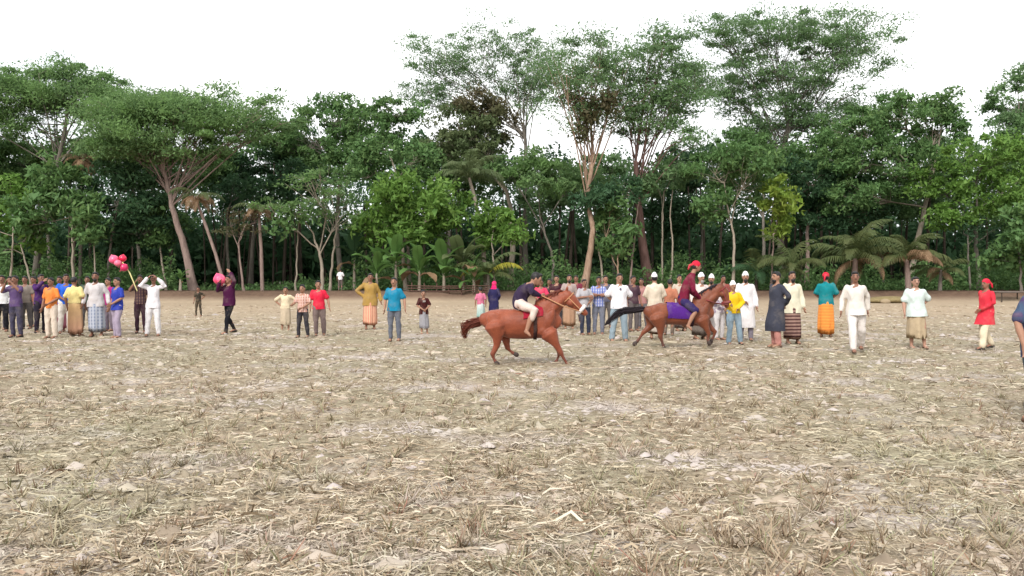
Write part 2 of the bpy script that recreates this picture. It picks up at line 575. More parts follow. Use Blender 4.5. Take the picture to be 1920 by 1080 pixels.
    if extra:
        style2, leaf2, cr2 = extra
        e2 = STYLE[style2]; CC = []
        for (px, py, rx, ry) in cr2:
            c = np.array((wx(px, D) - x0, g.normal() * 0.4 - 0.5, wz(py, D) - zb))
            area = math.pi * rx * ry * s * s
            nl = int(area * e2[5] * 0.7)
            ncl = max(4, int(area * 0.8))
            cl = c + unit(g.normal(size=(ncl, 3))) * (g.uniform(0.1, 1, size=(ncl, 1)) ** 0.5) * np.array((rx * s, rx * s * 0.8, ry * s))
            CC.append(cl[g.integers(0, ncl, nl)] + g.normal(size=(nl, 3)) * np.array((e2[3], e2[3], e2[4] * 1.5)) * 0.6)
        CC = np.concatenate(CC); n2 = len(CC)
        V = leaves_np(CC, e2[0] * g.uniform(0.6, 1.5, n2), e2[1] * g.uniform(0.7, 1.4, n2), e2[2], g)
        link('dry_foliage', mesh_np('dry_foliage', V, quads(n2)), root, mat=LEAF[leaf2])
    return root

# ------------------------------------------------------------------ the wood
# deep wood: an uncountable mass of foliage and stems behind the trees one can tell apart
def build_woods():
    g = np.random.default_rng(77)
    # skyline of the deep wood, photo row by photo column
    sx_ = [-300, 0, 150, 300, 480, 600, 760, 900, 1000, 1100, 1250, 1400, 1560, 1700, 1800, 1900, 2000, 2250]
    sy_ = [200, 262, 262, 285, 300, 270, 262, 250, 268, 300, 285, 268, 240, 225, 262, 262, 240, 240]
    n = 100000
    D = g.uniform(86, 108, n)
    px = g.uniform(-320, 2240, n)
    topz = CH + (HY - np.interp(px, sx_, sy_) + 16 * np.sin(px * 0.05) + 9 * np.sin(px * 0.13)) * 88 / F
    z = 1.2 + (topz - 1.2) * g.uniform(0, 1, n) ** 0.95
    x = (px - 960) * D / F
    # gather into clumps
    C = np.stack([x, D, z], 1)
    C += 0.9 * np.stack([vnoise(C * 0.35, k) for k in range(3)], 1)
    V = leaves_np(C, g.uniform(0.7, 1.5, n) * np.interp(z, [4, 9], [1.35, 0.5]), g.uniform(0.35, 0.65, n) * np.interp(z, [4, 9], [1.35, 0.45]), 0.45, g)
    # dark filling low down where stems stand close
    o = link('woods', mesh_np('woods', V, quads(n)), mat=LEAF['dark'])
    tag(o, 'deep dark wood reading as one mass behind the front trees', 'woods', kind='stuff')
    geo = Geo()
    for k in range(230):
        D_ = g.uniform(76, 100); x_ = (g.uniform(-250, 2170) - 960) * D_ / F
        h = g.uniform(7, 12); r = g.uniform(0.05, 0.16)
        lean = g.normal(size=2) * 0.5
        geo.tube([(x_, D_, 0.4), (x_ + lean[0] * 0.4, D_, h * 0.4), (x_ + lean[0], D_ + lean[1], h)], [r * 1.2, r, r * 0.5], 6, cap=False)
    t = link('deep_stems', geo.mesh('deep_stems'), o, mat=BARK['dark'])
    t['kind'] = 'stuff'
    # scrubby undergrowth along the foot of the wood
    # photo columns, leaf count factor, height of the scrub in metres
    spans = [(-200, 330, 1.3, 2.0), (330, 560, .3, 0.6), (560, 660, .8, 1.2), (660, 960, 1.3, 2.2), (960, 1090, 1.1, 1.8), (1090, 1230, 1.2, 1.8), (1230, 1350, 1.6, 2.2), (1350, 1460, 1.4, 1.6), (1460, 1800, 1.0, 1.6), (1800, 2150, 1.9, 2.4)]
    C = []
    for a, b, d, hh in spans:
        m = int((b - a) * 17 * d)
        px = g.uniform(a, b, m); Dm = g.uniform(68, 82, m)
        lump_ = 0.55 + 0.6 * vnoise(np.stack([px * 0.022, Dm * 0.35, px * 0], 1), 4)
        hz = 0.7 + g.uniform(0, 1, m) ** 0.8 * hh * 1.7 * np.clip(lump_, 0.08, 1.3)
        C.append(np.stack([(px - 960) * Dm / F, Dm, hz], 1))
    C = np.concatenate(C); n = len(C)
    V = leaves_np(C, g.uniform(0.2, 0.5, n), g.uniform(0.1, 0.2, n), 0.5, g)
    o = link('undergrowth', mesh_np('undergrowth', V, quads(n)), mat=LEAF['mid'])
    tag(o, 'low scrubby undergrowth along the foot of the wood', 'undergrowth', kind='stuff')
build_woods()

# tall feathery trees
tree('wide flat-topped feathery tree at the left end of the wood', 73, [(62, 545), (78, 420), (118, 280), (132, 190)], 0.26,
     [(30, 150, 110, 30), (125, 165, 95, 24), (0, 195, 110, 26), (-80, 170, 90, 50), (185, 172, 70, 24), (15, 225, 60, 24), (215, 195, 60, 24), (90, 145, 80, 20)], 'feather', 'feather', 'grey', dens=0.85)
tree('umbrella-shaped tree with a leaning mauve trunk beside the camouflage child', 68, [(364, 548), (345, 460), (326, 400), (312, 345), (306, 305)], 0.30,
     [(300, 196, 120, 26), (400, 204, 120, 24), (240, 235, 110, 34), (430, 240, 115, 34), (505, 222, 50, 20), (325, 250, 150, 30), (205, 205, 80, 26), (330, 285, 110, 16), (220, 270, 70, 24), (475, 228, 80, 24), (250, 200, 100, 22)], 'feather', 'feather', 'mauve', dens=0.85)
tree('dark bluish tree seen through the gap beside the umbrella tree', 82, [(470, 545), (478, 420), (485, 340)], 0.22,
     [(500, 300, 85, 40), (430, 318, 70, 36), (560, 280, 60, 45)], 'broad', 'dark', 'grey')
tree('rounded green tree rising left of the wispy tall tree', 77, [(642, 545), (630, 420), (640, 300), (650, 260)], 0.22,
     [(640, 222, 75, 46), (700, 255, 80, 56), (590, 262, 62, 56), (530, 262, 60, 36), (740, 205, 60, 30), (650, 310, 90, 40)], 'broad', 'mid', 'grey')
tree('wispy tall tree with thin airy crown against the sky', 83, [(985, 545), (985, 380), (985, 270), (982, 235)], 0.24,
     [(860, 92, 85, 28), (955, 92, 90, 32), (840, 148, 75, 26), (1015, 120, 55, 36), (800, 118, 45, 18), (940, 150, 90, 30), (800, 180, 55, 26), (1000, 170, 50, 30)], 'sparse', 'teal', 'grey', dens=0.8)
tree('brownish-leaved tree under the wispy tall tree', 76, [(958, 545), (962, 440), (955, 370), (940, 340)], 0.27,
     [(860, 225, 60, 50), (900, 260, 60, 45), (820, 265, 50, 40), (880, 300, 60, 30)], 'broad', 'grey', 'pale',
     extra=('broad', 'brown', [(912, 195, 52, 40), (935, 225, 40, 36)]))
tree('tree with a curved orange-brown trunk behind the plaid-shirted man', 68, [(1094, 548), (1106, 480), (1112, 430), (1103, 380), (1108, 320), (1112, 270)], 0.27,
     [(1120, 92, 75, 30), (1085, 150, 55, 40), (1150, 150, 60, 36), (1110, 205, 60, 30), (1060, 110, 50, 24)], 'sparse', 'teal', 'orange', dens=1.0,
     extra=('broad', 'brown', [(1100, 235, 42, 24), (1082, 190, 22, 30), (1120, 200, 40, 22)]))
tree('big tree with a thick reddish trunk and dark spreading crown', 70, [(1218, 548), (1208, 480), (1200, 420), (1196, 350), (1192, 305)], 0.42,
     [(1180, 112, 105, 40), (1250, 130, 62, 46), (1232, 195, 70, 36), (1160, 185, 60, 36), (1290, 255, 45, 24), (1215, 80, 60, 24), (1275, 180, 45, 40)], 'feather', 'teal', 'red', dens=0.45)
tree('tallest tree of the wood with a broad airy blue-green crown', 82, [(1470, 545), (1462, 420), (1466, 290), (1478, 225)], 0.36,
     [(1470, 52, 120, 36), (1380, 62, 85, 28), (1560, 82, 90, 38), (1420, 125, 120, 34), (1540, 150, 115, 36), (1605, 112, 65, 26), (1330, 52, 45, 16), (1460, 198, 115, 26), (1600, 50, 50, 24), (1360, 185, 70, 30), (1520, 225, 100, 30), (1400, 240, 80, 26), (1590, 175, 80, 24)], 'feather', 'teal', 'grey', dens=0.42)
tree('broad leafy green tree with a pointed top shoot on its far side', 75, [(1702, 545), (1722, 430), (1742, 350), (1748, 300)], 0.25,
     [(1700, 212, 100, 36), (1622, 245, 100, 52), (1760, 232, 56, 46), (1680, 310, 120, 52), (1560, 300, 72, 52), (1774, 190, 15, 34), (1600, 370, 90, 40)], 'broad', 'mid', 'pale', dens=1.1)
tree('yellow-green tree between the red-kurta man and the bright upper leaves', 70, [(1838, 545), (1832, 460), (1826, 380)], 0.2,
     [(1830, 290, 92, 40), (1858, 355, 92, 52), (1785, 335, 60, 40), (1790, 400, 60, 35)], 'broad', 'bright', 'grey')
tree('bluish open tree at the far right edge of the wood', 80, [(1912, 545), (1908, 400), (1902, 290)], 0.22,
     [(1898, 195, 55, 34), (1935, 245, 60, 56), (1878, 245, 36, 36), (1912, 150, 22, 28), (1990, 200, 60, 70), (1900, 300, 60, 40)], 'broad', 'teal', 'grey')
# middle layer
tree('yellowish sapling tree behind the orange-shirted boy', 67, [(139, 548), (138, 470), (138, 410)], 0.12,
     [(110, 350, 58, 44), (66, 395, 50, 46), (150, 405, 48, 46), (100, 315, 40, 26)], 'large', 'mid', 'pale')
tree('pale-stemmed sapling at the left edge behind the white shirt', 66.5, [(18, 548), (24, 480), (25, 430)], 0.10,
     [(8, 380, 45, 56), (32, 440, 42, 32), (-50, 410, 45, 50)], 'large', 'bright', 'pale')
tree('crooked pale sapling above the dark purple shirt', 67, [(62, 548), (52, 500), (40, 460)], 0.10,
     [(60, 430, 30, 24), (20, 465, 25, 15)], 'large', 'mid', 'pale')
tree('dense dark green tree behind the red balloons', 69, [(202, 548), (205, 480), (215, 420)], 0.13,
     [(230, 368, 78, 46), (280, 418, 60, 46), (200, 425, 50, 46), (255, 330, 60, 30)], 'broad', 'dark', 'grey', dens=1.2)
tree('bushy green tree behind the all-white man', 70, [(312, 548), (306, 490), (300, 450)], 0.11,
     [(300, 395, 50, 40), (255, 400, 50, 40), (300, 440, 40, 26)], 'broad', 'mid', 'pale')
tree('slender pole tree in front of the dense dark tree', 66.5, [(178, 548), (178, 480), (176, 430)], 0.07,
     [(176, 440, 18, 30), (180, 400, 22, 22)], 'large', 'mid', 'pale')
tree('low spreading tree with a forked pale trunk behind the red shirt', 67, [(602, 548), (606, 505), (598, 470), (590, 450)], 0.16,
     [(555, 392, 78, 26), (640, 398, 60, 30), (600, 352, 72, 34), (510, 380, 40, 18)], 'bare', 'feather', 'pale', dens=1.6)
tree('second pale stem leaning out of the forked low tree', 67.6, [(618, 548), (622, 500), (630, 450), (634, 400)], 0.11,
     [(640, 360, 50, 30), (610, 330, 45, 26)], 'bare', 'mid', 'pale', dens=1.6)
tree('bare twiggy shrub tree with brown dead leaves beside the purple hoodie', 66.5, [(458, 548), (452, 500), (448, 460)], 0.10,
     [(450, 430, 48, 20), (425, 400, 35, 22), (475, 400, 36, 24)], 'bare', 'brown', 'mauve', dens=1.5)
tree('thin straight pole tree in the dark gap by the plaid-shirted boy', 67, [(555, 548), (556, 480), (560, 420)], 0.07,
     [(565, 405, 30, 18), (548, 425, 26, 14)], 'large', 'mid', 'pale', dens=0.8)
tree('bright bushy tree above the banana plants', 67.5, [(762, 548), (756, 470), (752, 420)], 0.16,
     [(735, 365, 68, 50), (795, 398, 66, 50), (706, 420, 46, 46), (835, 380, 48, 46), (760, 440, 60, 34)], 'large', 'bright', 'pale', dens=1.25)
tree('pale many-stemmed tree rising out of the bright bushy tree', 72, [(770, 545), (760, 380), (742, 320), (725, 280)], 0.12,
     [(720, 275, 55, 36), (775, 300, 55, 36), (690, 320, 50, 40)], 'broad', 'mid', 'pale')
tree('large-leaved bright sapling above the fallen yellow frond', 66.5, [(928, 548), (925, 490), (922, 450)], 0.10,
     [(930, 405, 40, 42), (960, 435, 30, 32), (905, 440, 28, 30)], 'large', 'bright', 'pale', dens=1.2)
tree('twisting grey tree with a forked stem behind the chestnut horse rider', 72, [(1036, 548), (1036, 480), (1022, 440), (1012, 405)], 0.13,
     [(1010, 310, 80, 28), (1080, 330, 66, 30), (960, 315, 50, 28), (1030, 350, 60, 20)], 'broad', 'feather', 'grey')
tree('slim pale leaning tree beside the curved orange-brown trunk', 68.6, [(1132, 548), (1124, 470), (1114, 420), (1118, 380)], 0.09,
     [(1150, 358, 50, 36), (1110, 370, 40, 30)], 'broad', 'dark', 'pale')
tree('small bright shrub tree behind the white t-shirt', 67, [(1158, 548), (1158, 510), (1158, 480)], 0.10,
     [(1160, 445, 32, 36), (1150, 400, 36, 34)], 'large', 'mid', 'orange', dens=1.2)
tree('thin mauve stem leaning against the thick reddish trunk', 67.4, [(1180, 548), (1186, 480), (1194, 420), (1196, 380)], 0.08,
     [(1185, 360, 40, 26)], 'bare', 'mid', 'mauve')
tree('twin pale stems standing right of the thick reddish trunk', 71, [(1242, 545), (1241, 440), (1244, 360)], 0.09,
     [(1262, 325, 50, 28), (1230, 335, 40, 24)], 'broad', 'teal', 'pale')
tree('zigzag pale stem beside the twin pale stems', 70, [(1254, 545), (1262, 450), (1256, 410), (1264, 340)], 0.08,
     [(1275, 320, 30, 24)], 'bare', 'teal', 'pale')
tree('pale Y-forked tree behind the white prayer caps', 67, [(1374, 548), (1376, 460), (1372, 420), (1362, 380)], 0.12,
     [(1340, 312, 60, 44), (1400, 340, 60, 44), (1332, 385, 50, 36), (1405, 300, 50, 40)], 'broad', 'mid', 'pale')
tree('dark bluish round tree behind the second rider', 80, [(1318, 545), (1316, 440), (1312, 380)], 0.2,
     [(1310, 312, 70, 44), (1290, 385, 60, 46), (1250, 400, 50, 50)], 'broad', 'dark', 'grey', dens=1.2)
tree('small tree of drooping bright leaves beside the pale Y-forked tree', 66.6, [(1446, 548), (1448, 490), (1448, 440)], 0.10,
     [(1450, 365, 36, 40), (1458, 412, 34, 24)], 'large', 'yellow', 'mauve', dens=1.3)
tree('dark leafy tree behind the green coconut palm', 76, [(1514, 545), (1512, 430), (1520, 370)], 0.2,
     [(1560, 345, 70, 52), (1605, 405, 60, 46), (1508, 335, 50, 46), (1530, 400, 56, 40)], 'broad', 'dark', 'mauve', dens=1.2)
tree('leafy green shrub tree hanging into the far right edge', 65, [(1915, 552), (1912, 500), (1908, 460)], 0.10,
     [(1908, 425, 45, 50), (1888, 478, 36, 28), (1960, 450, 50, 60)], 'large', 'mid', 'grey', dens=1.3)
tree('bare grey tree with level twigs right of the olive palm', 69, [(1822, 548), (1818, 480), (1816, 440)], 0.09,
     [(1812, 425, 40, 20), (1840, 440, 40, 20)], 'bare', 'dark', 'grey')

# second rank: rounded crowns filling the middle height behind the front trees
tree('dark rounded tree low behind the flat-topped left tree', 79, [(95, 545), (90, 430), (85, 350)], 0.2,
     [(60, 300, 90, 40), (140, 290, 80, 40), (0, 320, 80, 50)], 'broad', 'feather', 'grey', dens=1.2)
tree('thick green tree filling the space under the umbrella crown', 80, [(262, 545), (260, 430), (255, 360)], 0.2,
     [(205, 295, 80, 40), (280, 320, 80, 40), (370, 325, 70, 36), (430, 300, 60, 34)], 'broad', 'mid', 'grey', dens=1.2)
tree('leafy tree below the dark bluish one in the left gap', 75, [(430, 545), (425, 440), (428, 390)], 0.14,
     [(430, 355, 70, 30), (500, 360, 70, 30), (560, 340, 50, 36)], 'broad', 'dark', 'grey')
tree('green tree crown behind the tall grey-green palm', 79, [(845, 545), (840, 420), (838, 350)], 0.2,
     [(820, 310, 80, 44), (880, 340, 70, 40), (770, 290, 60, 44)], 'broad', 'mid', 'grey')
tree('dusky tree crown between the two tall middle trunks', 80, [(1150, 545), (1150, 420), (1155, 360)], 0.18,
     [(1150, 310, 60, 26), (1090, 350, 70, 36), (1200, 350, 60, 30), (1020, 370, 60, 36)], 'broad', 'teal', 'grey')
tree('green tree crown in front of the tallest tree trunk', 77, [(1432, 545), (1430, 430), (1432, 350)], 0.18,
     [(1430, 290, 70, 44), (1490, 300, 60, 44), (1380, 270, 50, 34)], 'broad', 'mid', 'grey')
tree('deep green tree crown low behind the broad leafy tree', 80, [(1655, 545), (1650, 440), (1655, 380)], 0.18,
     [(1650, 370, 80, 50), (1720, 370, 80, 50), (1780, 290, 60, 40)], 'broad', 'teal', 'grey')
tree('green tree closing the wood beyond the right picture edge', 76, [(1985, 545), (1980, 440), (1975, 380)], 0.2,
     [(1960, 330, 70, 60), (2030, 300, 80, 70), (1940, 400, 60, 50)], 'broad', 'mid', 'grey')
tree('green tree closing the wood beyond the left picture edge', 76, [(-70, 545), (-72, 440), (-75, 380)], 0.2,
     [(-60, 320, 80, 60), (-130, 300, 80, 70), (-30, 270, 60, 40)], 'broad', 'mid', 'grey')

# ------------------------------------------------------------------ palms, bananas, fence, bank things
def frond_mesh(L, rise, sag, g, leaflet=0.5, n=26, hang=0.5):
    """pinnate frond along +X: a rachis that rises and sags, two rows of hanging leaflets"""
    k = np.linspace(0, 1, 12)
    a = R(rise) - R(sag) * k ** 1.3
    st = L / 11
    X = np.concatenate([[0], np.cumsum(np.cos(a[:-1]) * st)])
    Z = np.concatenate([[0], np.cumsum(np.sin(a[:-1]) * st)])
    P = np.stack([X, np.zeros(12), Z], 1)
    geo = Geo().tube(P, np.linspace(0.035, 0.008, 12), 5, cap=False)
    u = np.linspace(0.14, 0.99, n)
    for s in (-1, 1):
        for w in u:
            p = np.array([np.interp(w, k, P[:, c]) for c in range(3)])
            al = np.interp(w, k, a)
            l = leaflet * (math.sin(math.pi * min(1, 0.18 + w * 0.8)) * 0.9 + 0.15) * g.uniform(0.85, 1.15)
            fw = np.array((math.cos(al), 0, math.sin(al)))
            d1 = unit(fw * 0.55 + np.array((0, s * 0.8, 0.12)))
            d2 = unit(fw * 0.35 + np.array((0, s * 0.55, -hang * g.uniform(0.7, 1.4))))
            wv = fw * 0.045
            m = p + d1 * l * 0.45; e = m + d2 * l * 0.6
            V = [p - wv * 0.5, p + wv * 0.5, m + wv * 0.75, m - wv * 0.75, e + wv * 0.1, e - wv * 0.1]
            geo.add(V, [(0, 1, 2, 3), (3, 2, 4, 5)])
    return geo.mesh('frond', False)

gp = np.random.default_rng(5)
FR_UP = [frond_mesh(3.0, 72, 105, gp, 0.75, 30, 0.5), frond_mesh(2.7, 60, 120, gp, 0.75, 30, 0.6)]
FR_MID = [frond_mesh(2.8, 42, 100, gp, 0.8, 30, 0.8), frond_mesh(2.5, 30, 95, gp, 0.75, 28, 0.9)]
FR_HANG = [frond_mesh(2.0, 15, 115, gp, 0.55, 20, 1.2), frond_mesh(1.7, -10, 90, gp, 0.5, 20, 1.3)]

def palm(label, D, trunk, r0, spec, bark='grey', name='palm_tree', scale=1.0, seed=1, group='palms along the edge of the wood'):
    """spec: list of (number of fronds, frond meshes, leaf key, azimuth start, tilt scatter)"""
    g = np.random.default_rng(seed)
    x0 = wx(trunk[0][0], D); zb = gz(x0, D) - 0.1
    root = link(name, None, loc=(x0, D, zb)); tag(root, label, 'palm', group)
    P = np.array([(wx(a, D) - x0, 0, wz(b, D) - zb) for a, b in trunk]); P[0, 2] = 0
    k = np.linspace(0, len(P) - 1, (len(P) - 1) * 5 + 1)
    fine = np.stack([np.interp(k, range(len(P)), P[:, c]) for c in range(3)], 1)
    rr = r0 * (1.25 - 0.4 * np.linspace(0, 1, len(fine))) * (1 + 0.05 * np.sin(np.arange(len(fine)) * 2.1))
    link('trunk', Geo().tube(fine, rr, 10).mesh('trunk'), root, mat=BARK[bark])
    for num, ms, leaf, a0, sc in spec:
        for i in range(num):
            f = link('frond', ms[i % len(ms)], root, loc=tuple(fine[-1] + np.array((0, 0, g.uniform(-0.12, 0.08)))), mat=LEAF[leaf])
            f.rotation_euler = (g.normal() * 0.12, g.normal() * sc, R(a0 + 360.0 * i / num + g.normal() * 9))
            s_ = scale * g.uniform(0.85, 1.12); f.scale = (s_, s_, s_)
    return root

palm('leaning bare palm trunk with brown hanging fronds', 66.5, [(424, 548), (404, 475), (385, 420), (372, 385), (370, 370)], 0.11,
     [(9, FR_HANG, 'straw', 10, 0.12), (4, FR_MID, 'grey', 40, 0.1)], 'mauve', scale=0.95, seed=2)
palm('straight bare palm with a drooping brown skirt behind the cream-shirted boy', 67, [(492, 548), (490, 470), (487, 420), (486, 392)], 0.12,
     [(9, FR_HANG, 'straw', 0, 0.12), (4, FR_MID, 'grey', 30, 0.1)], 'mauve', scale=0.9, seed=3)
palm('tall grey-green palm above the bright bushy tree', 68, [(912, 548), (905, 450), (890, 370), (880, 335)], 0.14,
     [(9, FR_MID, 'grey', 15, 0.15), (5, FR_UP, 'grey', 0, 0.12)], 'pale', scale=1.2, seed=4)
palm('brown-fronded palm high above the purple shirts', 70, [(150, 548), (152, 420), (155, 330), (158, 300)], 0.12,
     [(10, FR_HANG, 'straw', 0, 0.15), (4, FR_MID, 'brown', 30, 0.1)], 'grey', scale=0.85, seed=14)
palm('young coconut palm behind the dark slate kurta', 65.6, [(1482, 550), (1483, 525), (1484, 505)], 0.2,
     [(7, FR_MID, 'olive', 5, 0.12), (5, FR_UP, 'olive', 20, 0.12), (4, FR_HANG, 'olive', 50, 0.1)], 'mauve', scale=1.25, seed=5)
palm('green coconut palm with tall arching fronds behind the teal shirt', 66.2, [(1600, 550), (1602, 520), (1604, 488)], 0.22,
     [(8, FR_UP, 'olive', 0, 0.14), (7, FR_MID, 'olive', 22, 0.12), (3, FR_HANG, 'straw', 70, 0.1)], 'mauve', scale=1.45, seed=6)
palm('olive-brown coconut palm behind the mint-white shirt', 65.8, [(1704, 550), (1702, 520), (1700, 490)], 0.2,
     [(7, FR_UP, 'olive', 8, 0.14), (6, FR_MID, 'straw', 22, 0.12), (5, FR_MID, 'olive', 0, 0.1)], 'mauve', scale=1.3, seed=7)
palm('small palm with dry fronds right of the olive-brown coconut', 66.6, [(1762, 550), (1763, 530), (1764, 508)], 0.13,
     [(6, FR_MID, 'olive', 10, 0.12), (4, FR_HANG, 'straw', 40, 0.1)], 'grey', scale=0.95, seed=8)
palm('low palm with a yellow drooping frond behind the magenta scarf', 64.8, [(916, 552), (916, 535), (915, 515)], 0.11,
     [(2, FR_MID, 'gold', -12, 0.05), (6, FR_MID, 'olive', 40, 0.1), (4, FR_UP, 'grey', 0, 0.1)], 'grey', scale=1.0, seed=9)
palm('dark little palm at the foot of the pale Y-forked tree', 68, [(1418, 548), (1418, 535), (1418, 515)], 0.12,
     [(7, FR_MID, 'dark', 0, 0.12), (3, FR_UP, 'olive', 0, 0.1)], 'dark', scale=1.1, seed=10)

def banana_leaf(L, W, rise, sag, g):
    n = 11
    k = np.linspace(0, 1, n)
    a = R(rise) - R(sag) * k ** 1.5
    st = L / (n - 1)
    X = np.concatenate([[0], np.cumsum(np.cos(a[:-1]) * st)]); Z = np.concatenate([[0], np.cumsum(np.sin(a[:-1]) * st)])
    wd = W * np.array([0.06, 0.09, 0.35, 0.75, 0.95, 1.0, 0.98, 0.92, 0.78, 0.5, 0.08]) * 0.5
    V = []
    for i in range(n):
        j = g.normal() * 0.04
        up = np.array((-math.sin(a[i]), 0, math.cos(a[i])))
        p = np.array((X[i], 0, Z[i]))
        V += [p + np.array((0, wd[i], 0)) + up * (wd[i] * 0.25 + j * W), p, p + np.array((0, -wd[i], 0)) + up * (wd[i] * 0.25 - j * W)]
    Q = []
    for i in range(n - 1):
        b = i * 3
        Q += [(b, b + 1, b + 4, b + 3), (b + 1, b + 2, b + 5, b + 4)]
    geo = Geo(); geo.add(V, Q)
    geo.tube(np.stack([X, np.zeros(n), Z - 0.012], 1), np.linspace(0.03, 0.006, n), 5, cap=False)
    return geo.mesh('leaf', True)

BL = [banana_leaf(2.0, 0.58, 75, 70, gp), banana_leaf(1.9, 0.62, 62, 95, gp), banana_leaf(1.7, 0.55, 45, 95, gp), banana_leaf(1.5, 0.5, 20, 100, gp)]
def banana(label, px, D, h, nl, sc, seed, leaf='banana'):
    g = np.random.default_rng(seed)
    x0 = wx(px, D); zb = gz(x0, D) - 0.05
    root = link('banana_plant', None, loc=(x0, D, zb)); tag(root, label, 'banana plant', 'banana plants on the bank')
    link('stem', Geo().tube([(0, 0, 0), (0.02, 0, h * 0.5), (0.0, 0.02, h)], [0.13, 0.11, 0.07], 10).mesh('stem'), root, mat=BARK['pale'])
    for i in range(nl):
        kind = min(3, int(i * 4 / nl))
        f = link('leaf', BL[kind], root, loc=(0, 0, h - 0.12 * kind), mat=LEAF[leaf if kind < 3 else ('banana' if g.random() < 0.5 else 'straw')])
        f.rotation_euler = (g.normal() * 0.12, g.normal() * 0.1, R(i * 137.5 + g.normal() * 12))
        s_ = sc * g.uniform(0.85, 1.15); f.scale = (s_, s_, s_)
banana('banana plant with one upright pale new leaf above the teal shirt', 742, 65.0, 2.2, 10, 1.35, 21, 'banana')
banana('low banana plant spreading over the mustard shawl', 706, 65.6, 1.3, 9, 1.25, 22)
banana('banana plant with broad blue-green leaves above the maroon-shirted child', 786, 64.6, 1.5, 11, 1.4, 23)
banana('banana plant with folded leaves over the bamboo fence', 832, 64.8, 1.4, 10, 1.35, 24)
banana('tall banana plant beside the yellow drooping palm frond', 868, 65.4, 2.1, 11, 1.45, 25, 'grey')
banana('short banana plant with a hanging leaf at the end of the fence', 888, 64.2, 1.0, 8, 1.1, 26)
banana('small banana plant under the umbrella tree', 338, 66.8, 0.9, 7, 0.6, 27)
banana('dark banana plant in the gap behind the white figure on the bank', 664, 69.5, 2.4, 9, 1.5, 28, 'dark')

# bamboo fence on the bank
m_bamboo = mat_plain('bamboo', (0.095, 0.052, 0.04), 0.8, 0.3, 3.0)
def fence():
    D = 63.6
    xa, xb = wx(772, D), wx(912, D)
    root = link('bamboo_fence', None, loc=(xa, D, 0)); tag(root, 'low brown bamboo rail fence on the bank under the banana leaves', 'fence')
    xs = np.linspace(0, xb - xa, 7)
    for i, x in enumerate(xs):
        z0 = gz(xa + x, D)
        link('post', Geo().tube([(x, 0, z0 - 0.2), (x + random.uniform(-.05, .05), 0.02, z0 + 0.3), (x + random.uniform(-.08, .08), 0, z0 + 0.62)], [0.05, 0.045, 0.04], 8).mesh('post'), root, mat=m_bamboo)
    zl = gz(xa + 2, D)
    for j, dz in enumerate((0.1, 0.27, 0.46)):
        a = random.uniform(-.05, .05)
        link('rail', Geo().tube([(-0.3 + a, -0.06, zl + dz), (2.0, -0.07, zl + dz + random.uniform(-.05, .05)), (xb - xa + 0.3 + a, -0.06, zl + dz + random.uniform(-.08, .08))], [0.035, 0.04, 0.03], 8).mesh('rail'), root, mat=m_bamboo)
fence()

# things lying on the bank at the right
def lump(name, label, cat, px, D, size, mat, seed):
    g = np.random.default_rng(seed)
    geo = Geo().ell((0, 0, 0), size, n=20, m=12)
    V = np.concatenate(geo.V)
    V += np.stack([vnoise(V * 3.1 + seed, k) for k in range(3)], 1) * np.array(size) * 0.16
    V[:, 2] = np.where(V[:, 2] < -size[2] * 0.6, -size[2] * 0.6, V[:, 2])
    geo.V = [V]
    x = wx(px, D)
    o = link(name, geo.mesh(name), loc=(x, D, gz(x, D) + size[2] * 0.55), mat=mat)
    tag(o, label, cat); return o
lump('straw_heap', 'low olive heap of cut straw on the bank behind the cream suit', 'straw heap', 1668, 62.2, (1.9, 0.9, 0.30), mat_plain('heap', (0.20, 0.155, 0.075), 0.95, 0.4, 5.0), 3)
lump('sack', 'tan sack lying against the low straw heap', 'sack', 1660, 61.3, (0.36, 0.28, 0.2), mat_plain('sacking', (0.27, 0.205, 0.13), 0.9, 0.15, 6.0), 8)

def bench():
    D = 62.4; x = wx(1893, D); z0 = gz(x, D)
    root = link('bamboo_platform', None, loc=(x, D, z0)); tag(root, 'low bamboo platform at the far right foot of the wood', 'platform')
    mt = mat_plain('grey_bamboo', (0.13, 0.105, 0.09), 0.85, 0.25, 4.0)
    for i in range(6):
        y = -0.5 + i * 0.2
        link('slat', Geo().tube([(-0.95, y, 0.62), (0, y, 0.61), (0.95, y, 0.62)], [0.055, 0.06, 0.055], 8).mesh('slat'), root, mat=mt)
    for sx_ in (-0.8, 0.8):
        for y in (-0.45, 0.45):
            link('leg', Geo().tube([(sx_, y, -0.15), (sx_, y, 0.56)], [0.05, 0.045], 8).mesh('leg'), root, mat=BARK['dark'])
bench()

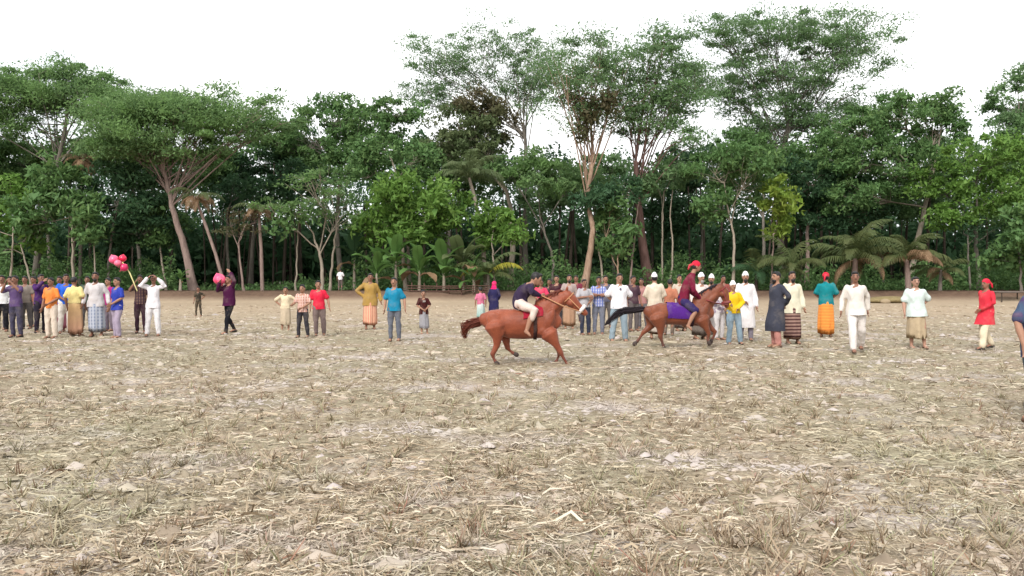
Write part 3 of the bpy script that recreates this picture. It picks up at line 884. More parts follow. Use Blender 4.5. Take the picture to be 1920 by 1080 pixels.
# ------------------------------------------------------------------ people
WORK = bpy.data.scenes.new('workbench')      # shapes are fused here, away from the big scene; removed at the end
def remeshed(geo, name, voxel, smooth=4, dec=None, wrinkle=None, cut=None):
    """fuse overlapping closed shapes into one continuous skin"""
    me = geo.mesh('tmp', False)
    o = bpy.data.objects.new('tmp', me)
    WORK.collection.objects.link(o)
    r = o.modifiers.new('r', 'REMESH'); r.mode = 'VOXEL'; r.voxel_size = voxel; r.use_smooth_shade = True
    if smooth:
        s = o.modifiers.new('s', 'SMOOTH'); s.factor = 0.5; s.iterations = smooth
    if dec:
        d = o.modifiers.new('d', 'DECIMATE'); d.ratio = dec
    with bpy.context.temp_override(scene=WORK, view_layer=WORK.view_layers[0]):
        dg = bpy.context.evaluated_depsgraph_get()
        out = bpy.data.meshes.new_from_object(o.evaluated_get(dg))
    out.name = name
    bpy.data.objects.remove(o); bpy.data.meshes.remove(me)
    if cut is not None:      # straight open hem
        bm = bmesh.new(); bm.from_mesh(out)
        bmesh.ops.bisect_plane(bm, geom=bm.verts[:] + bm.edges[:] + bm.faces[:], plane_co=(0, 0, cut), plane_no=(0, 0, -1), clear_outer=True)
        bm.to_mesh(out); bm.free()
    n = len(out.vertices)
    if wrinkle:
        amp, fx, fz = wrinkle
        co = np.empty(n * 3, np.float32); out.vertices.foreach_get('co', co); co = co.reshape(-1, 3)
        nr = np.empty(n * 3, np.float32); out.vertex_normals.foreach_get('vector', nr); nr = nr.reshape(-1, 3)
        w = vnoise(co * np.array((fx, fx, fz)), 3) + 0.5 * vnoise(co * np.array((fx, fx, fz)) * 2.1 + 5, 4)
        co = co + nr * (w * amp)[:, None]
        out.vertices.foreach_set('co', co.astype(np.float32).ravel())
    out.polygons.foreach_set('use_smooth', np.ones(len(out.polygons), bool))
    out.materials.clear(); out.materials.append(None)
    out.update()
    return out

# arms: elbow, wrist for the person's left side (+X); the person looks towards -Y
ARMS = {
    'down':   ((0.245, 0.03, 1.13), (0.255, -0.05, 0.88)),
    'loose':  ((0.265, 0.05, 1.135), (0.30, -0.03, 0.89)),
    'cross':  ((0.255, -0.05, 1.15), (-0.03, -0.20, 1.18)),
    'behind': ((0.285, 0.10, 1.15), (0.08, 0.17, 0.98)),
    'front':  ((0.265, -0.03, 1.14), (0.05, -0.20, 0.98)),
    'hip':    ((0.39, 0.08, 1.19), (0.20, 0.02, 1.02)),
    'face':   ((0.27, -0.19, 1.27), (0.09, -0.26, 1.50)),
    'brow':   ((0.36, -0.10, 1.40), (0.13, -0.16, 1.62)),
    'high':   ((0.33, -0.08, 1.56), (0.20, -0.12, 1.78)),
    'fwd':    ((0.245, -0.06, 1.14), (0.20, -0.29, 1.09)),
    'swingf': ((0.25, -0.10, 1.15), (0.24, -0.26, 0.96)),
    'swingb': ((0.25, 0.15, 1.16), (0.25, 0.17, 0.91)),
    'point':  ((0.38, -0.12, 1.30), (0.55, -0.25, 1.28)),
}
LEGS = {   # knee, ankle for both sides (left, right)
    'stand': (((0.105, -0.015, 0.49), (0.115, 0.02, 0.085)), ((-0.105, -0.015, 0.49), (-0.115, 0.02, 0.085))),
    'wide':  (((0.125, -0.02, 0.49), (0.165, 0.02, 0.085)), ((-0.125, -0.02, 0.49), (-0.165, 0.02, 0.085))),
    'walk':  (((0.10, -0.17, 0.51), (0.10, -0.24, 0.10)), ((-0.10, 0.03, 0.49), (-0.10, 0.27, 0.14))),
    'walk2': (((0.10, 0.03, 0.49), (0.10, 0.27, 0.14)), ((-0.10, -0.17, 0.51), (-0.10, -0.24, 0.10))),
    'rest':  (((0.115, -0.09, 0.50), (0.14, -0.05, 0.085)), ((-0.10, 0.0, 0.49), (-0.105, 0.03, 0.085))),
}

def stand_joints(la, ra, legs, head=1.0):
    J = dict(pelvis=np.array((0, 0, 0.93)), waist=np.array((0, 0.005, 1.08)), chest=np.array((0, 0.005, 1.27)), neck=np.array((0, 0.012, 1.43)),
             head=np.array((0, -0.012, 1.595)), hs=head, pitch=0.0)
    for s, nm, key in ((1, 'L', la), (-1, 'R', ra)):
        e, w = ARMS[key]
        J['sh' + nm] = np.array((s * 0.158, 0.012, 1.375))
        J['el' + nm] = np.array((s * e[0], e[1], e[2])); J['wr' + nm] = np.array((s * w[0], w[1], w[2]))
        J['hip' + nm] = np.array((s * 0.088, 0, 0.92))
    for nm, (k, a) in zip(('L', 'R'), LEGS[legs]):
        J['kn' + nm] = np.array(k); J['an' + nm] = np.array(a)
        J['toe' + nm] = np.array(a) + np.array((0.0, -0.17, -0.055))
    return J

def head_rot(J):
    return np.array(Matrix.Rotation(J['pitch'], 3, 'X'))

def body_mesh(J, name='body'):
    g = Geo()
    P = [J['pelvis'] - np.array((0, 0, 0.06)), J['pelvis'] + np.array((0, 0, 0.03)), J['waist'], J['chest'], J['chest'] * 0.35 + J['neck'] * 0.65, J['neck']]
    g.tube(P, [(0.14, 0.10), (0.15, 0.11), (0.13, 0.095), (0.155, 0.108), (0.15, 0.09), (0.075, 0.06)], 16)
    Rm = head_rot(J); hc = J['head']; k = J['hs']
    def H(v): return hc + Rm @ (np.array(v) * k)
    g.tube([J['neck'] - (J['head'] - J['neck']) * 0.1, J['neck'] * 0.45 + J['head'] * 0.55], [0.056, 0.052], 10)
    g.ell(hc, (0.074 * k, 0.094 * k, 0.112 * k), Rm, 16, 12)
    g.ell(H((0, -0.038, -0.06)), (0.052 * k, 0.052 * k, 0.058 * k), Rm)
    g.tube([H((0, -0.088, 0.012)), H((0, -0.108, -0.02)), H((0, -0.098, -0.03))], [0.009 * k, 0.016 * k, 0.015 * k], 8)
    g.tube([H((-0.022, -0.083, -0.058)), H((0.022, -0.083, -0.058))], [0.010 * k, 0.010 * k], 6)
    for s in (1, -1):
        g.ell(H((s * 0.076, 0.008, -0.005)), (0.012 * k, 0.022 * k, 0.032 * k), Rm, 8, 6)
        g.tube([H((s * 0.018, -0.09, 0.022)), H((s * 0.05, -0.078, 0.02))], [0.010 * k, 0.009 * k], 6)
    for nm, s in (('L', 1), ('R', -1)):
        sh, el, wr = J['sh' + nm], J['el' + nm], J['wr' + nm]
        g.tube([sh, sh * 0.5 + el * 0.5, el, el * 0.6 + wr * 0.4, wr], [0.046, 0.045, 0.039, 0.040, 0.027], 12)
        d = unit(wr - el)
        l = np.cross(d, (1, 0, 0))
        l = unit(l) if np.linalg.norm(l) > 0.3 else np.array((0, 0, 1.0))
        if l[1] > 0: l = -l
        n = unit(np.cross(d, l)) * s
        g.tube([wr, wr + d * 0.045, wr + d * 0.085], [(0.026, 0.02), (0.04, 0.02), (0.041, 0.018)], 10, ref=tuple(l))
        for i, (off, ln) in enumerate(((0.030, 0.9), (0.010, 1.0), (-0.010, 0.95), (-0.030, 0.75))):
            b = wr + d * 0.085 + l * off
            m = b + d * 0.042 * ln + l * off * 0.25 - n * 0.006
            t_ = m + d * 0.034 * ln - n * 0.024
            g.tube([b, m, t_], [0.0105, 0.0098, 0.0085], 7)
        b = wr + d * 0.03 + l * 0.03
        g.tube([b, b + l * 0.026 + d * 0.03 - n * 0.006, b + l * 0.034 + d * 0.062 - n * 0.014], [0.014, 0.012, 0.010], 7)
        hp, kn, an, toe = J['hip' + nm], J['kn' + nm], J['an' + nm], J['toe' + nm]
        g.tube([hp, hp * 0.5 + kn * 0.5, kn, kn * 0.62 + an * 0.38 + np.array((0, 0.02, 0)), an], [0.088, 0.075, 0.053, 0.052, 0.034], 12)
        hd = an + (an - toe) * 0.28
        g.tube([hd * 0.9 + an * 0.1 + np.array((0, 0, -0.035)), an * 0.45 + toe * 0.55, toe], [0.034, (0.04, 0.03), (0.042, 0.02)], 10)
    return remeshed(g, name, 0.0115, 3, 0.2)

def fused(J, which, par):
    """one garment of cloth round the joints J"""
    g = Geo()
    hips = J['pelvis']
    if which == 'top':
        sleeve, hem, ease = par
        up = J['neck']
        def legs_at(z):     # how far the legs reach fore and aft at height z
            ys = []
            for nm in 'LR':
                hp, kn, an = J['hip' + nm], J['kn' + nm], J['an' + nm]
                ys.append(np.interp(z, [an[2], kn[2], hp[2]], [an[1], kn[1], hp[1]]))
            return min(ys), max(ys)
        flat = abs(J['neck'][1] - J['pelvis'][1]) < 0.1
        if flat:
            pts, rd = [], []
            low = hem - 0.12
            for z in np.linspace(low, 0.88, max(2, int((0.88 - low) / 0.09))):
                y0, y1 = legs_at(z); f = (0.93 - z)
                pts.append(np.array((0, (y0 + y1) / 2, z)))
                rd.append((max(0.172 + 0.05 * f, 0.195 + 0.02 * f if hem < 0.82 else 0) + ease, 0.128 + 0.03 * f + (y1 - y0) / 2 + ease))
            pts += [J['pelvis'] * 0.5 + J['waist'] * 0.5, J['waist'], J['chest'], J['chest'] * 0.45 + J['neck'] * 0.55, J['chest'] * 0.12 + J['neck'] * 0.88, up]
            rd += [(0.164 + ease, 0.124 + ease), (0.152 + ease, 0.113 + ease), (0.166 + ease, 0.12 + ease), (0.166 + ease, 0.108 + ease * .6), (0.125, 0.085), (0.075, 0.066)]
        else:
            hp = hips + np.array((0, 0, hem - 0.93))
            pts = [hp, J['pelvis'] * 0.5 + J['waist'] * 0.5, J['waist'], J['chest'], J['chest'] * 0.35 + J['neck'] * 0.65, up]
            rd = [(0.168 + ease, 0.128 + ease), (0.162 + ease, 0.122 + ease), (0.15 + ease, 0.112 + ease), (0.166 + ease, 0.12 + ease), (0.155 + ease, 0.1 + ease * .6), (0.082, 0.068)]
        g.tube(pts, rd, 18)
        for nm in 'LR':
            sh, el, wr = J['sh' + nm], J['el' + nm], J['wr' + nm]
            if sleeve == 'short':
                g.tube([sh, sh * 0.5 + el * 0.5, sh * 0.2 + el * 0.8], [0.066, 0.066, 0.069 + ease * .6], 12)
            elif sleeve == 'long':
                g.tube([sh, sh * 0.5 + el * 0.5, el, el * 0.5 + wr * 0.5, el * 0.06 + wr * 0.94], [0.066, 0.063, 0.057, 0.05 + ease * .3, 0.043 + ease * .4], 12)
            else:
                g.tube([sh, sh * 0.8 + el * 0.2], [0.066, 0.06], 10)
        return remeshed(g, 'shirt', 0.0225, 2, None, (0.015, 11, 5), hem if flat else None)
    if which == 'trousers':
        length, ease = par
        g.tube([hips + np.array((0, 0, -0.05)), hips + np.array((0, 0, 0.09))], [(0.155, 0.118), (0.145, 0.108)], 16)
        for nm in 'LR':
            hp, kn, an = J['hip' + nm], J['kn' + nm], J['an' + nm]
            if length == 'long':
                g.tube([hp, hp * 0.5 + kn * 0.5, kn, kn * 0.5 + an * 0.5, an * 0.94 + kn * 0.06], [0.098 + ease, 0.086 + ease, 0.068 + ease, 0.060 + ease, 0.056 + ease], 14)
            elif length == 'shorts':
                g.tube([hp, hp * 0.5 + kn * 0.5, hp * 0.1 + kn * 0.9], [0.10 + ease, 0.092 + ease, 0.08 + ease], 14)
            else:
                g.tube([hp, hp * 0.5 + kn * 0.5, kn, kn * 0.6 + an * 0.4], [0.098 + ease, 0.086 + ease, 0.07 + ease, 0.062 + ease], 14)
        return remeshed(g, 'trousers', 0.0225, 2, None, (0.013, 11, 7))
    if which == 'lungi':
        hem, = par
        wk = 0.5 * (J['anL'] + J['anR'])
        sp = abs(J['anL'][1] - J['anR'][1]) * 0.35
        n = 40
        zs = [1.03, 0.93, 0.8, 0.65, 0.5, 0.38, 0.26, hem]
        a = np.linspace(0, 2 * np.pi, n, endpoint=False)
        V = []
        for i, z in enumerate(zs):
            f = i / (len(zs) - 1)
            rx = 0.155 + 0.04 * math.sin(f * 2.2); ry = 0.118 + 0.045 * math.sin(f * 2.2) + sp * f
            w = 1 + 0.085 * f * np.sin(a * 7 + 0.8 * f) + 0.06 * f * np.sin(a * 4 + 2) + 0.05 * np.exp(-((a - 4.71) / 0.3) ** 2) * (0.5 + f)
            V.append(np.stack([rx * np.cos(a) * w, ry * np.sin(a) * w + wk[1] * f, np.full(n, z) + 0.02 * f * np.sin(a * 2 + 1)], 1))
        m = len(V); V = np.concatenate(V)
        Q = [(i * n + k, i * n + (k + 1) % n, (i + 1) * n + (k + 1) % n, (i + 1) * n + k) for i in range(m - 1) for k in range(n)]
        # fabric turned in at the hem, closed at the waist
        inner = V[-n:] * np.array((0.985, 0.985, 1)) + np.array((0, 0, 0.16))
        V = np.concatenate([V, inner, [(0, 0, 1.04)]])
        Q += [((m - 1) * n + k, (m - 1) * n + (k + 1) % n, m * n + (k + 1) % n, m * n + k) for k in range(n)]
        T = [((k + 1) % n, k, len(V) - 1) for k in range(n)]
        me = mesh_np('lungi', V, [np.array(Q)[:, ::-1], np.array(T)[:, ::-1]], True)
        sm = np.ones(len(Q) + len(T), bool); sm[len(Q) - n:len(Q)] = False
        me.polygons.foreach_set('use_smooth', sm)
        return me

def hair_geo(J, kind):
    k = J['hs']; Rm = head_rot(J); hc = J['head']
    def H(v): return hc + Rm @ (np.array(v) * k)
    g = Geo()
    if kind == 'hair':
        g.ell(H((0, 0.018, 0.028)), (0.081 * k, 0.093 * k, 0.100 * k), Rm, 16, 10)
        g.ell(H((0, -0.048, 0.088)), (0.058 * k, 0.04 * k, 0.03 * k), Rm, 12, 8)
        return remeshed(g, 'hair', 0.011, 2, 0.5, (0.006, 30, 30))
    if kind == 'fringe':     # short hair showing below a cap
        g.ell(H((0, 0.020, -0.004)), (0.080 * k, 0.090 * k, 0.085 * k), Rm, 16, 10)
        return remeshed(g, 'hair', 0.011, 2, 0.5, (0.004, 30, 30))
    if kind == 'cap':
        g.tube([H((0, 0.008, 0.035)), H((0, 0.008, 0.075)), H((0, 0.008, 0.09))], [(0.083 * k, 0.101 * k), (0.077 * k, 0.093 * k), (0.06 * k, 0.072 * k)], 18)
        return remeshed(g, 'prayer_cap', 0.011, 2, 0.5)
    if kind == 'scarf':      # cloth wound over the head and round the neck
        g.ell(H((0, 0.020, 0.018)), (0.092 * k, 0.104 * k, 0.113 * k), Rm, 16, 10)
        g.ell(H((0, 0.035, -0.13)), (0.11 * k, 0.09 * k, 0.10 * k), Rm, 14, 8)
        g.ell(H((0, 0.01, -0.19)), (0.17 * k, 0.12 * k, 0.05 * k), Rm, 14, 8)
        return remeshed(g, 'scarf', 0.013, 2, 0.5, (0.006, 14, 10))
    if kind == 'band':       # cloth tied round the head with a knot behind
        g.ell(H((0, 0.012, 0.038)), (0.087 * k, 0.101 * k, 0.092 * k), Rm, 16, 10)
        g.tube([H((0, 0.10, 0.03)), H((0.02, 0.15, 0.0)), H((0.03, 0.17, -0.09))], [0.03 * k, 0.028 * k, 0.015 * k], 8)
        return remeshed(g, 'head_cloth', 0.011, 2, 0.5, (0.005, 18, 25))
    if kind == 'beard':
        g.ell(H((0, -0.052, -0.088)), (0.050 * k, 0.046 * k, 0.050 * k), Rm, 12, 8)
        g.ell(H((0, -0.05, -0.115)), (0.034 * k, 0.034 * k, 0.045 * k), Rm, 12, 8)
        return remeshed(g, 'beard', 0.011, 2, 0.5, (0.005, 35, 25))
    if kind == 'eyes':
        for s in (1, -1):
            g.ell(H((s * 0.032, -0.082, 0.004)), (0.015 * k, 0.009 * k, 0.008 * k), Rm, 8, 6)
            g.tube([H((s * 0.016, -0.096, 0.030)), H((s * 0.034, -0.094, 0.035)), H((s * 0.052, -0.082, 0.029))], [0.005 * k, 0.006 * k, 0.004 * k], 5)
        g.tube([H((-0.024, -0.097, -0.046)), H((0, -0.105, -0.041)), H((0.024, -0.097, -0.046))], [0.004 * k, 0.007 * k, 0.004 * k], 5)
        return g.mesh('eyes')

def shoe_mesh():
    g = Geo()
    g.tube([(0, 0.055, 0.035), (0, 0, 0.045), (0, -0.10, 0.035), (0, -0.175, 0.026)], [(0.036, 0.034), (0.042, 0.045), (0.046, 0.034), (0.036, 0.022)], 12)
    return remeshed(g, 'shoe', 0.011, 2, 0.4)

SKINS = [mat_plain('skin_a', (0.30, 0.155, 0.10), 0.6, 0.1, 8, 0.3), mat_plain('skin_b', (0.22, 0.105, 0.068), 0.6, 0.1, 8, 0.3), mat_plain('skin_c', (0.36, 0.20, 0.14), 0.6, 0.1, 8, 0.3)]
m_hair = mat_plain('hair_black', (0.010, 0.008, 0.008), 0.55, 0.3, 30, 0.4)
m_greyhair = mat_plain('hair_grey', (0.25, 0.23, 0.21), 0.7, 0.3, 30)
m_cap = mat_plain('cap_white', (0.78, 0.76, 0.73), 0.9, 0.06, 20)
m_eye = mat_plain('eye_dark', (0.012, 0.01, 0.01), 0.3, 0.1, 8, 0.5)
m_shoe = mat_plain('shoe_dark', (0.03, 0.025, 0.022), 0.6, 0.2, 10)
m_sandal = mat_plain('sandal_brown', (0.10, 0.055, 0.035), 0.7, 0.2, 10)
SHOE = None
_cache = {}
def cached(key, fn):
    if key not in _cache: _cache[key] = fn()
    return _cache[key]

def dress(root, J, pkey, top, bottom, head, beard, skin, shoes):
    """children of a body: eyes, hair or head wear, beard, garments, shoes"""
    global SHOE
    hk = ('hd', J['hs'], round(J['pitch'], 3), tuple(np.round(J['head'], 3)))
    link('eyes', cached(hk + ('eyes',), lambda: hair_geo(J, 'eyes')), root, mat=m_eye)['kind'] = 'stuff'
    for kind in (head if isinstance(head, list) else [head]):
        kd, mt = kind if isinstance(kind, tuple) else (kind, None)
        if kd is None: continue
        me = cached(hk + (kd,), lambda: hair_geo(J, kd))
        nm = {'hair': 'hair', 'fringe': 'hair', 'cap': 'prayer_cap', 'scarf': 'scarf', 'band': 'head_cloth'}[kd]
        if mt is None: mt = m_cap if kd == 'cap' else m_hair
        link(nm, me, root, mat=mt)
    if beard: link('beard', cached(hk + ('beard',), lambda: hair_geo(J, 'beard')), root, mat=beard)
    if top:
        nm, par, mt = top
        link(nm, cached(pkey + ('top', par), lambda: fused(J, 'top', par)), root, mat=mt)
    if bottom:
        nm, par, mt = bottom
        w = 'lungi' if nm == 'lungi' else 'trousers'
        link(nm, cached(pkey + (w, par), lambda: fused(J, w, par)), root, mat=mt)
    if shoes:
        if SHOE is None: SHOE = shoe_mesh()
        for nm in 'LR':
            a, t_ = J['an' + nm], J['toe' + nm]
            s = link('shoe' if shoes is m_shoe else 'sandal', SHOE, root, mat=shoes)
            d = t_ - a
            s.location = tuple(a + np.array((0, 0, -0.085)))
            s.rotation_euler = (math.atan2(d[2] + 0.055, 0.17) * -1, 0, math.atan2(d[0], -d[1]))

def person(label, px, foot, h, yaw, arms=('down', 'down'), legs='stand', top=None, bottom=None, head='hair', beard=None, skin=0, shoes=None, D=None, z=None, hs=1.0, group='people watching the race', wide=1.0):
    D = D or depth_of(foot)
    pkey = (arms, legs, hs)
    J = cached(('J',) + pkey, lambda: stand_joints(arms[0], arms[1], legs, hs))
    x = wx(px, D)
    z = gz(x, D) if z is None else z
    o = link('person', cached(('body',) + pkey, lambda: body_mesh(J)), loc=(x, D, z), rz=R(yaw), mat=SKINS[skin])
    k = h / 1.705
    jg = random.Random(int(px * 31))
    wide *= jg.uniform(0.93, 1.06)
    o.scale = (k * wide, k * wide, k)
    o.rotation_euler = (R(jg.uniform(-2.5, 1.5)), R(jg.uniform(-2.2, 2.2)), R(yaw + jg.uniform(-9, 9)))
    tag(o, label, 'person', group)
    dress(o, J, pkey, top, bottom, head, beard, skin, shoes)
    return o

def T(c, sleeve='short', hem=0.86, ease=0.006, pat=None, c2=(0.1, 0.1, 0.1)): return ('shirt', (sleeve, hem, ease), mat_cloth(c, pat, c2))
def K(c, hem=0.52, sleeve='long', ease=0.012, pat=None, c2=(0.1, 0.1, 0.1)): return ('kurta', (sleeve, hem, ease), mat_cloth(c, pat, c2))
def P(c, length='long', ease=0.006, pat=None, c2=(0.1, 0.1, 0.1)): return ('trousers', (length, ease), mat_cloth(c, pat, c2))
def LG(c, hem=0.12, pat=None, c2=(0.1, 0.1, 0.1)): return ('lungi', (hem,), mat_cloth(c, pat, c2))

WHITE = (0.72, 0.71, 0.70); CREAM = (0.66, 0.58, 0.44); BLACK = (0.012, 0.012, 0.016); NAVY = (0.018, 0.02, 0.06)
red_cloth = mat_cloth((0.62, 0.02, 0.05)); pink_cloth = mat_cloth((0.70, 0.02, 0.14))
# the line on the left
person('man in a white shirt and black trousers cut off by the left edge', 3, 624, 1.66, 20, ('down', 'loose'), 'rest', T(WHITE, 'long'), P(BLACK), skin=1, shoes=m_sandal)
person('man in a violet-grey shirt holding both hands up to his face', 31, 632, 1.67, -15, ('face', 'face'), 'stand', T((0.10, 0.06, 0.15), 'short'), P((0.055, 0.05, 0.085)), skin=1, shoes=m_shoe)
person('dark-haired man half hidden behind the violet-grey shirt', 50, 617, 1.68, 10, ('down', 'down'), 'stand', T((0.24, 0.20, 0.17)), P((0.10, 0.09, 0.09)), skin=1, shoes=m_shoe)
person('man in a dark purple shirt standing side-on behind the orange shirt', 76, 626, 1.69, 60, ('down', 'face'), 'stand', T((0.06, 0.018, 0.11), 'long'), P((0.022, 0.018, 0.03)), skin=1, shoes=m_shoe)
person('boy in an orange t-shirt and cream trousers', 96, 634, 1.62, -10, ('front', 'down'), 'stand', T((0.72, 0.22, 0.05)), P((0.66, 0.55, 0.45), ease=0.014), skin=1, shoes=m_sandal)
person('man in a pink lungi half hidden between orange and blue shirts', 112, 624, 1.64, 5, ('down', 'down'), 'stand', T((0.10, 0.09, 0.10)), LG((0.40, 0.13, 0.18)), skin=1, shoes=m_sandal)
person('man in a bright blue shirt and white trousers', 121, 627, 1.70, 25, ('down', 'front'), 'stand', T((0.02, 0.12, 0.60), 'short'), P((0.70, 0.64, 0.58), ease=0.012), skin=1, shoes=m_sandal)
person('man in a pale yellow shirt and yellow-brown lungi seen from behind', 143, 631, 1.63, 180, ('down', 'down'), 'stand', T((0.72, 0.60, 0.26), 'short', 0.97, 0.012), LG((0.62, 0.42, 0.20), 0.10, 'lower', (0.52, 0.27, 0.20)), skin=1)
person('bearded man in a long grey-white shirt and blue checked lungi', 181, 631, 1.76, 5, ('loose', 'loose'), 'stand', T((0.56, 0.52, 0.52), 'long', 0.80, 0.014), LG((0.22, 0.25, 0.34), 0.14, 'plaid', (0.42, 0.44, 0.50)), beard=m_hair, skin=1, shoes=m_sandal)
person('person in a magenta shirt behind the blue t-shirt boy', 205, 622, 1.60, -20, ('down', 'down'), 'stand', T((0.34, 0.025, 0.16)), P((0.20, 0.16, 0.20)), skin=0, shoes=m_sandal)
person('boy in a royal blue t-shirt and lilac-grey trousers', 220, 634, 1.62, -25, ('front', 'loose'), 'rest', T((0.03, 0.05, 0.32), 'short', 0.80), P((0.34, 0.28, 0.36), ease=0.012), skin=0, shoes=m_sandal)
p_balloon = person('man in a dark brown plaid shirt holding up the balloon stick', 264, 626, 1.67, 15, ('down', 'face'), 'stand', T((0.16, 0.09, 0.07), 'short', 0.86, 0.006, 'plaid', (0.05, 0.03, 0.04)), P((0.045, 0.02, 0.032)), skin=1, shoes=m_shoe)
person('man dressed all in white shading his eyes with both hands', 286, 631, 1.68, 5, ('brow', 'brow'), 'wide', T((0.76, 0.72, 0.74), 'long', 0.80, 0.014), P((0.74, 0.71, 0.72), ease=0.018), skin=1, shoes=m_sandal)
# middle left
person('small child in dark camouflage clothes alone near the bank', 372, 594, 1.25, -10, ('hip', 'down'), 'wide', T((0.035, 0.03, 0.022), 'short', 0.86, 0.008, 'blotch', (0.10, 0.075, 0.05)), P((0.035, 0.03, 0.022), 'long', 0.004, 'blotch', (0.10, 0.075, 0.05)), skin=1, hs=1.2)
p_hood = person('balloon seller in a purple hoodie and black trousers with arms raised', 431, 627, 1.68, -35, ('high', 'face'), 'walk', T((0.058, 0.008, 0.04), 'long', 0.84, 0.03), P(BLACK, ease=0.0), skin=0, shoes=m_shoe)
person('boy in a cream shirt and pale lungi standing farther back', 535, 619, 1.34, 10, ('hip', 'hip'), 'stand', T((0.70, 0.58, 0.40), 'short', 0.88, 0.012), LG((0.52, 0.42, 0.30), 0.25), skin=0, hs=1.15)
person('boy in a pinkish plaid shirt and charcoal trousers', 568, 634, 1.40, -15, ('front', 'fwd'), 'wide', T((0.42, 0.20, 0.15), 'short', 0.84, 0.008, 'plaid', (0.62, 0.42, 0.36)), P((0.035, 0.033, 0.04)), skin=0, shoes=m_shoe, hs=1.12)
person('boy in a bright red t-shirt and taupe trousers', 600, 630, 1.52, 12, ('loose', 'down'), 'stand', T((0.70, 0.025, 0.06), 'short', 0.84, 0.01), P((0.22, 0.16, 0.15), ease=0.01), skin=0, shoes=m_shoe, hs=1.08)
person('far figure in a white shirt on the bank at the wood edge', 638, 0, 1.62, 180, ('down', 'front'), 'stand', T((0.78, 0.75, 0.75)), P((0.13, 0.10, 0.09)), skin=1, D=65.2)
person('man in a mustard shawl shirt and pink-orange lungi', 694, 617, 1.78, 15, ('loose', 'hip'), 'stand', K((0.36, 0.22, 0.06), 0.74, 'long', 0.02), LG((0.60, 0.26, 0.18), 0.16, 'vstripe', (0.68, 0.40, 0.26)), skin=1, shoes=m_sandal)
person('young man in a teal t-shirt and grey jeans', 740, 639, 1.62, -8, ('loose', 'down'), 'stand', T((0.012, 0.20, 0.33), 'short', 0.82, 0.012), P((0.12, 0.13, 0.16), ease=0.004), skin=0, shoes=m_sandal)
person('small child in a maroon printed t-shirt and grey lungi', 796, 628, 1.24, 15, ('front', 'front'), 'stand', T((0.055, 0.012, 0.012), 'short', 0.80, 0.006), LG((0.30, 0.29, 0.31), 0.26, 'hem', (0.02, 0.02, 0.025)), skin=0, hs=1.2)
person('small girl in pink, white and green behind the chestnut tail', 902, 607, 1.28, -170, ('down', 'down'), 'stand', T((0.58, 0.16, 0.26), 'short', 0.92, 0.01), LG((0.62, 0.66, 0.64), 0.3, 'lower', (0.10, 0.30, 0.24)), skin=0, hs=1.2)
person('woman in a magenta scarf and navy dress behind the chestnut tail', 925, 607, 1.50, 150, ('down', 'front'), 'stand', K((0.025, 0.022, 0.075), 0.3, 'long', 0.02), None, [('scarf', pink_cloth)], skin=0)
# behind the first horse
person('youth in a hot pink t-shirt behind the first rider', 1013, 616, 1.60, 10, ('fwd', 'front'), 'stand', T((0.60, 0.05, 0.11)), P((0.10, 0.09, 0.11)), skin=1, shoes=m_sandal)
person('man in dark maroon behind the chestnut horse neck', 1046, 612, 1.72, -10, ('cross', 'cross'), 'stand', T((0.045, 0.012, 0.02), 'long'), P((0.05, 0.045, 0.05)), skin=0, shoes=m_sandal)
person('man in a taupe shirt above the chestnut horse head', 1067, 616, 1.74, 5, ('down', 'front'), 'stand', T((0.36, 0.28, 0.26), 'long'), LG((0.42, 0.25, 0.16)), beard=m_hair, skin=0, shoes=m_sandal)
person('man in maroon looking over the taupe shirt', 1082, 606, 1.74, -15, ('down', 'down'), 'stand', T((0.17, 0.03, 0.05), 'long'), P((0.08, 0.05, 0.06)), skin=1, shoes=m_sandal)
person('boy in a grey-white shirt and dark jeans before the white muzzle', 1098, 630, 1.55, 15, ('front', 'cross'), 'stand', T((0.40, 0.38, 0.40), 'short'), P((0.03, 0.035, 0.06)), skin=1, shoes=m_sandal)
person('boy in a blue and white plaid shirt with folded arms', 1122, 629, 1.62, -5, ('cross', 'cross'), 'stand', T((0.46, 0.46, 0.58), 'short', 0.84, 0.006, 'plaid', (0.13, 0.17, 0.42)), P((0.17, 0.18, 0.23)), skin=1, shoes=m_sandal)
person('stout man in a white t-shirt and pale blue jeans behind the black tail', 1160, 641, 1.70, -5, ('behind', 'behind'), 'wide', T((0.78, 0.74, 0.76), 'short', 0.84, 0.03), P((0.26, 0.33, 0.38), ease=0.016), skin=0, shoes=m_sandal, wide=1.08)
person('man in dark clothes half hidden right of the white t-shirt', 1188, 622, 1.66, 20, ('down', 'down'), 'stand', T((0.07, 0.035, 0.05)), P((0.12, 0.10, 0.10)), skin=1, shoes=m_sandal)
person('man in a white cap and cream shirt at the bay horse rump', 1230, 637, 1.70, 170, ('front', 'front'), 'stand', T((0.66, 0.56, 0.44), 'long', 0.78, 0.012), LG((0.50, 0.42, 0.36), 0.16, 'hem', (0.10, 0.04, 0.02)), ['fringe', 'cap'], skin=0, shoes=m_sandal)
person('boy in a peach-brown shirt between white cap and second rider', 1254, 630, 1.56, 160, ('down', 'down'), 'stand', T((0.44, 0.17, 0.10), 'short'), P((0.20, 0.15, 0.12)), skin=0, shoes=m_sandal)
person('man in a white cap and white shirt just behind the second rider', 1312, 637, 1.71, 20, ('front', 'down'), 'stand', T((0.70, 0.58, 0.54), 'long'), LG((0.16, 0.13, 0.11), 0.12), ['fringe', 'cap'], beard=m_greyhair, skin=0, shoes=m_sandal)
person('man in a white cap and tan shirt behind the bay horse mane', 1333, 633, 1.69, -10, ('down', 'down'), 'stand', T((0.50, 0.34, 0.26), 'long'), LG((0.55, 0.5, 0.48), 0.12), ['fringe', 'cap'], beard=m_hair, skin=0, shoes=m_sandal)
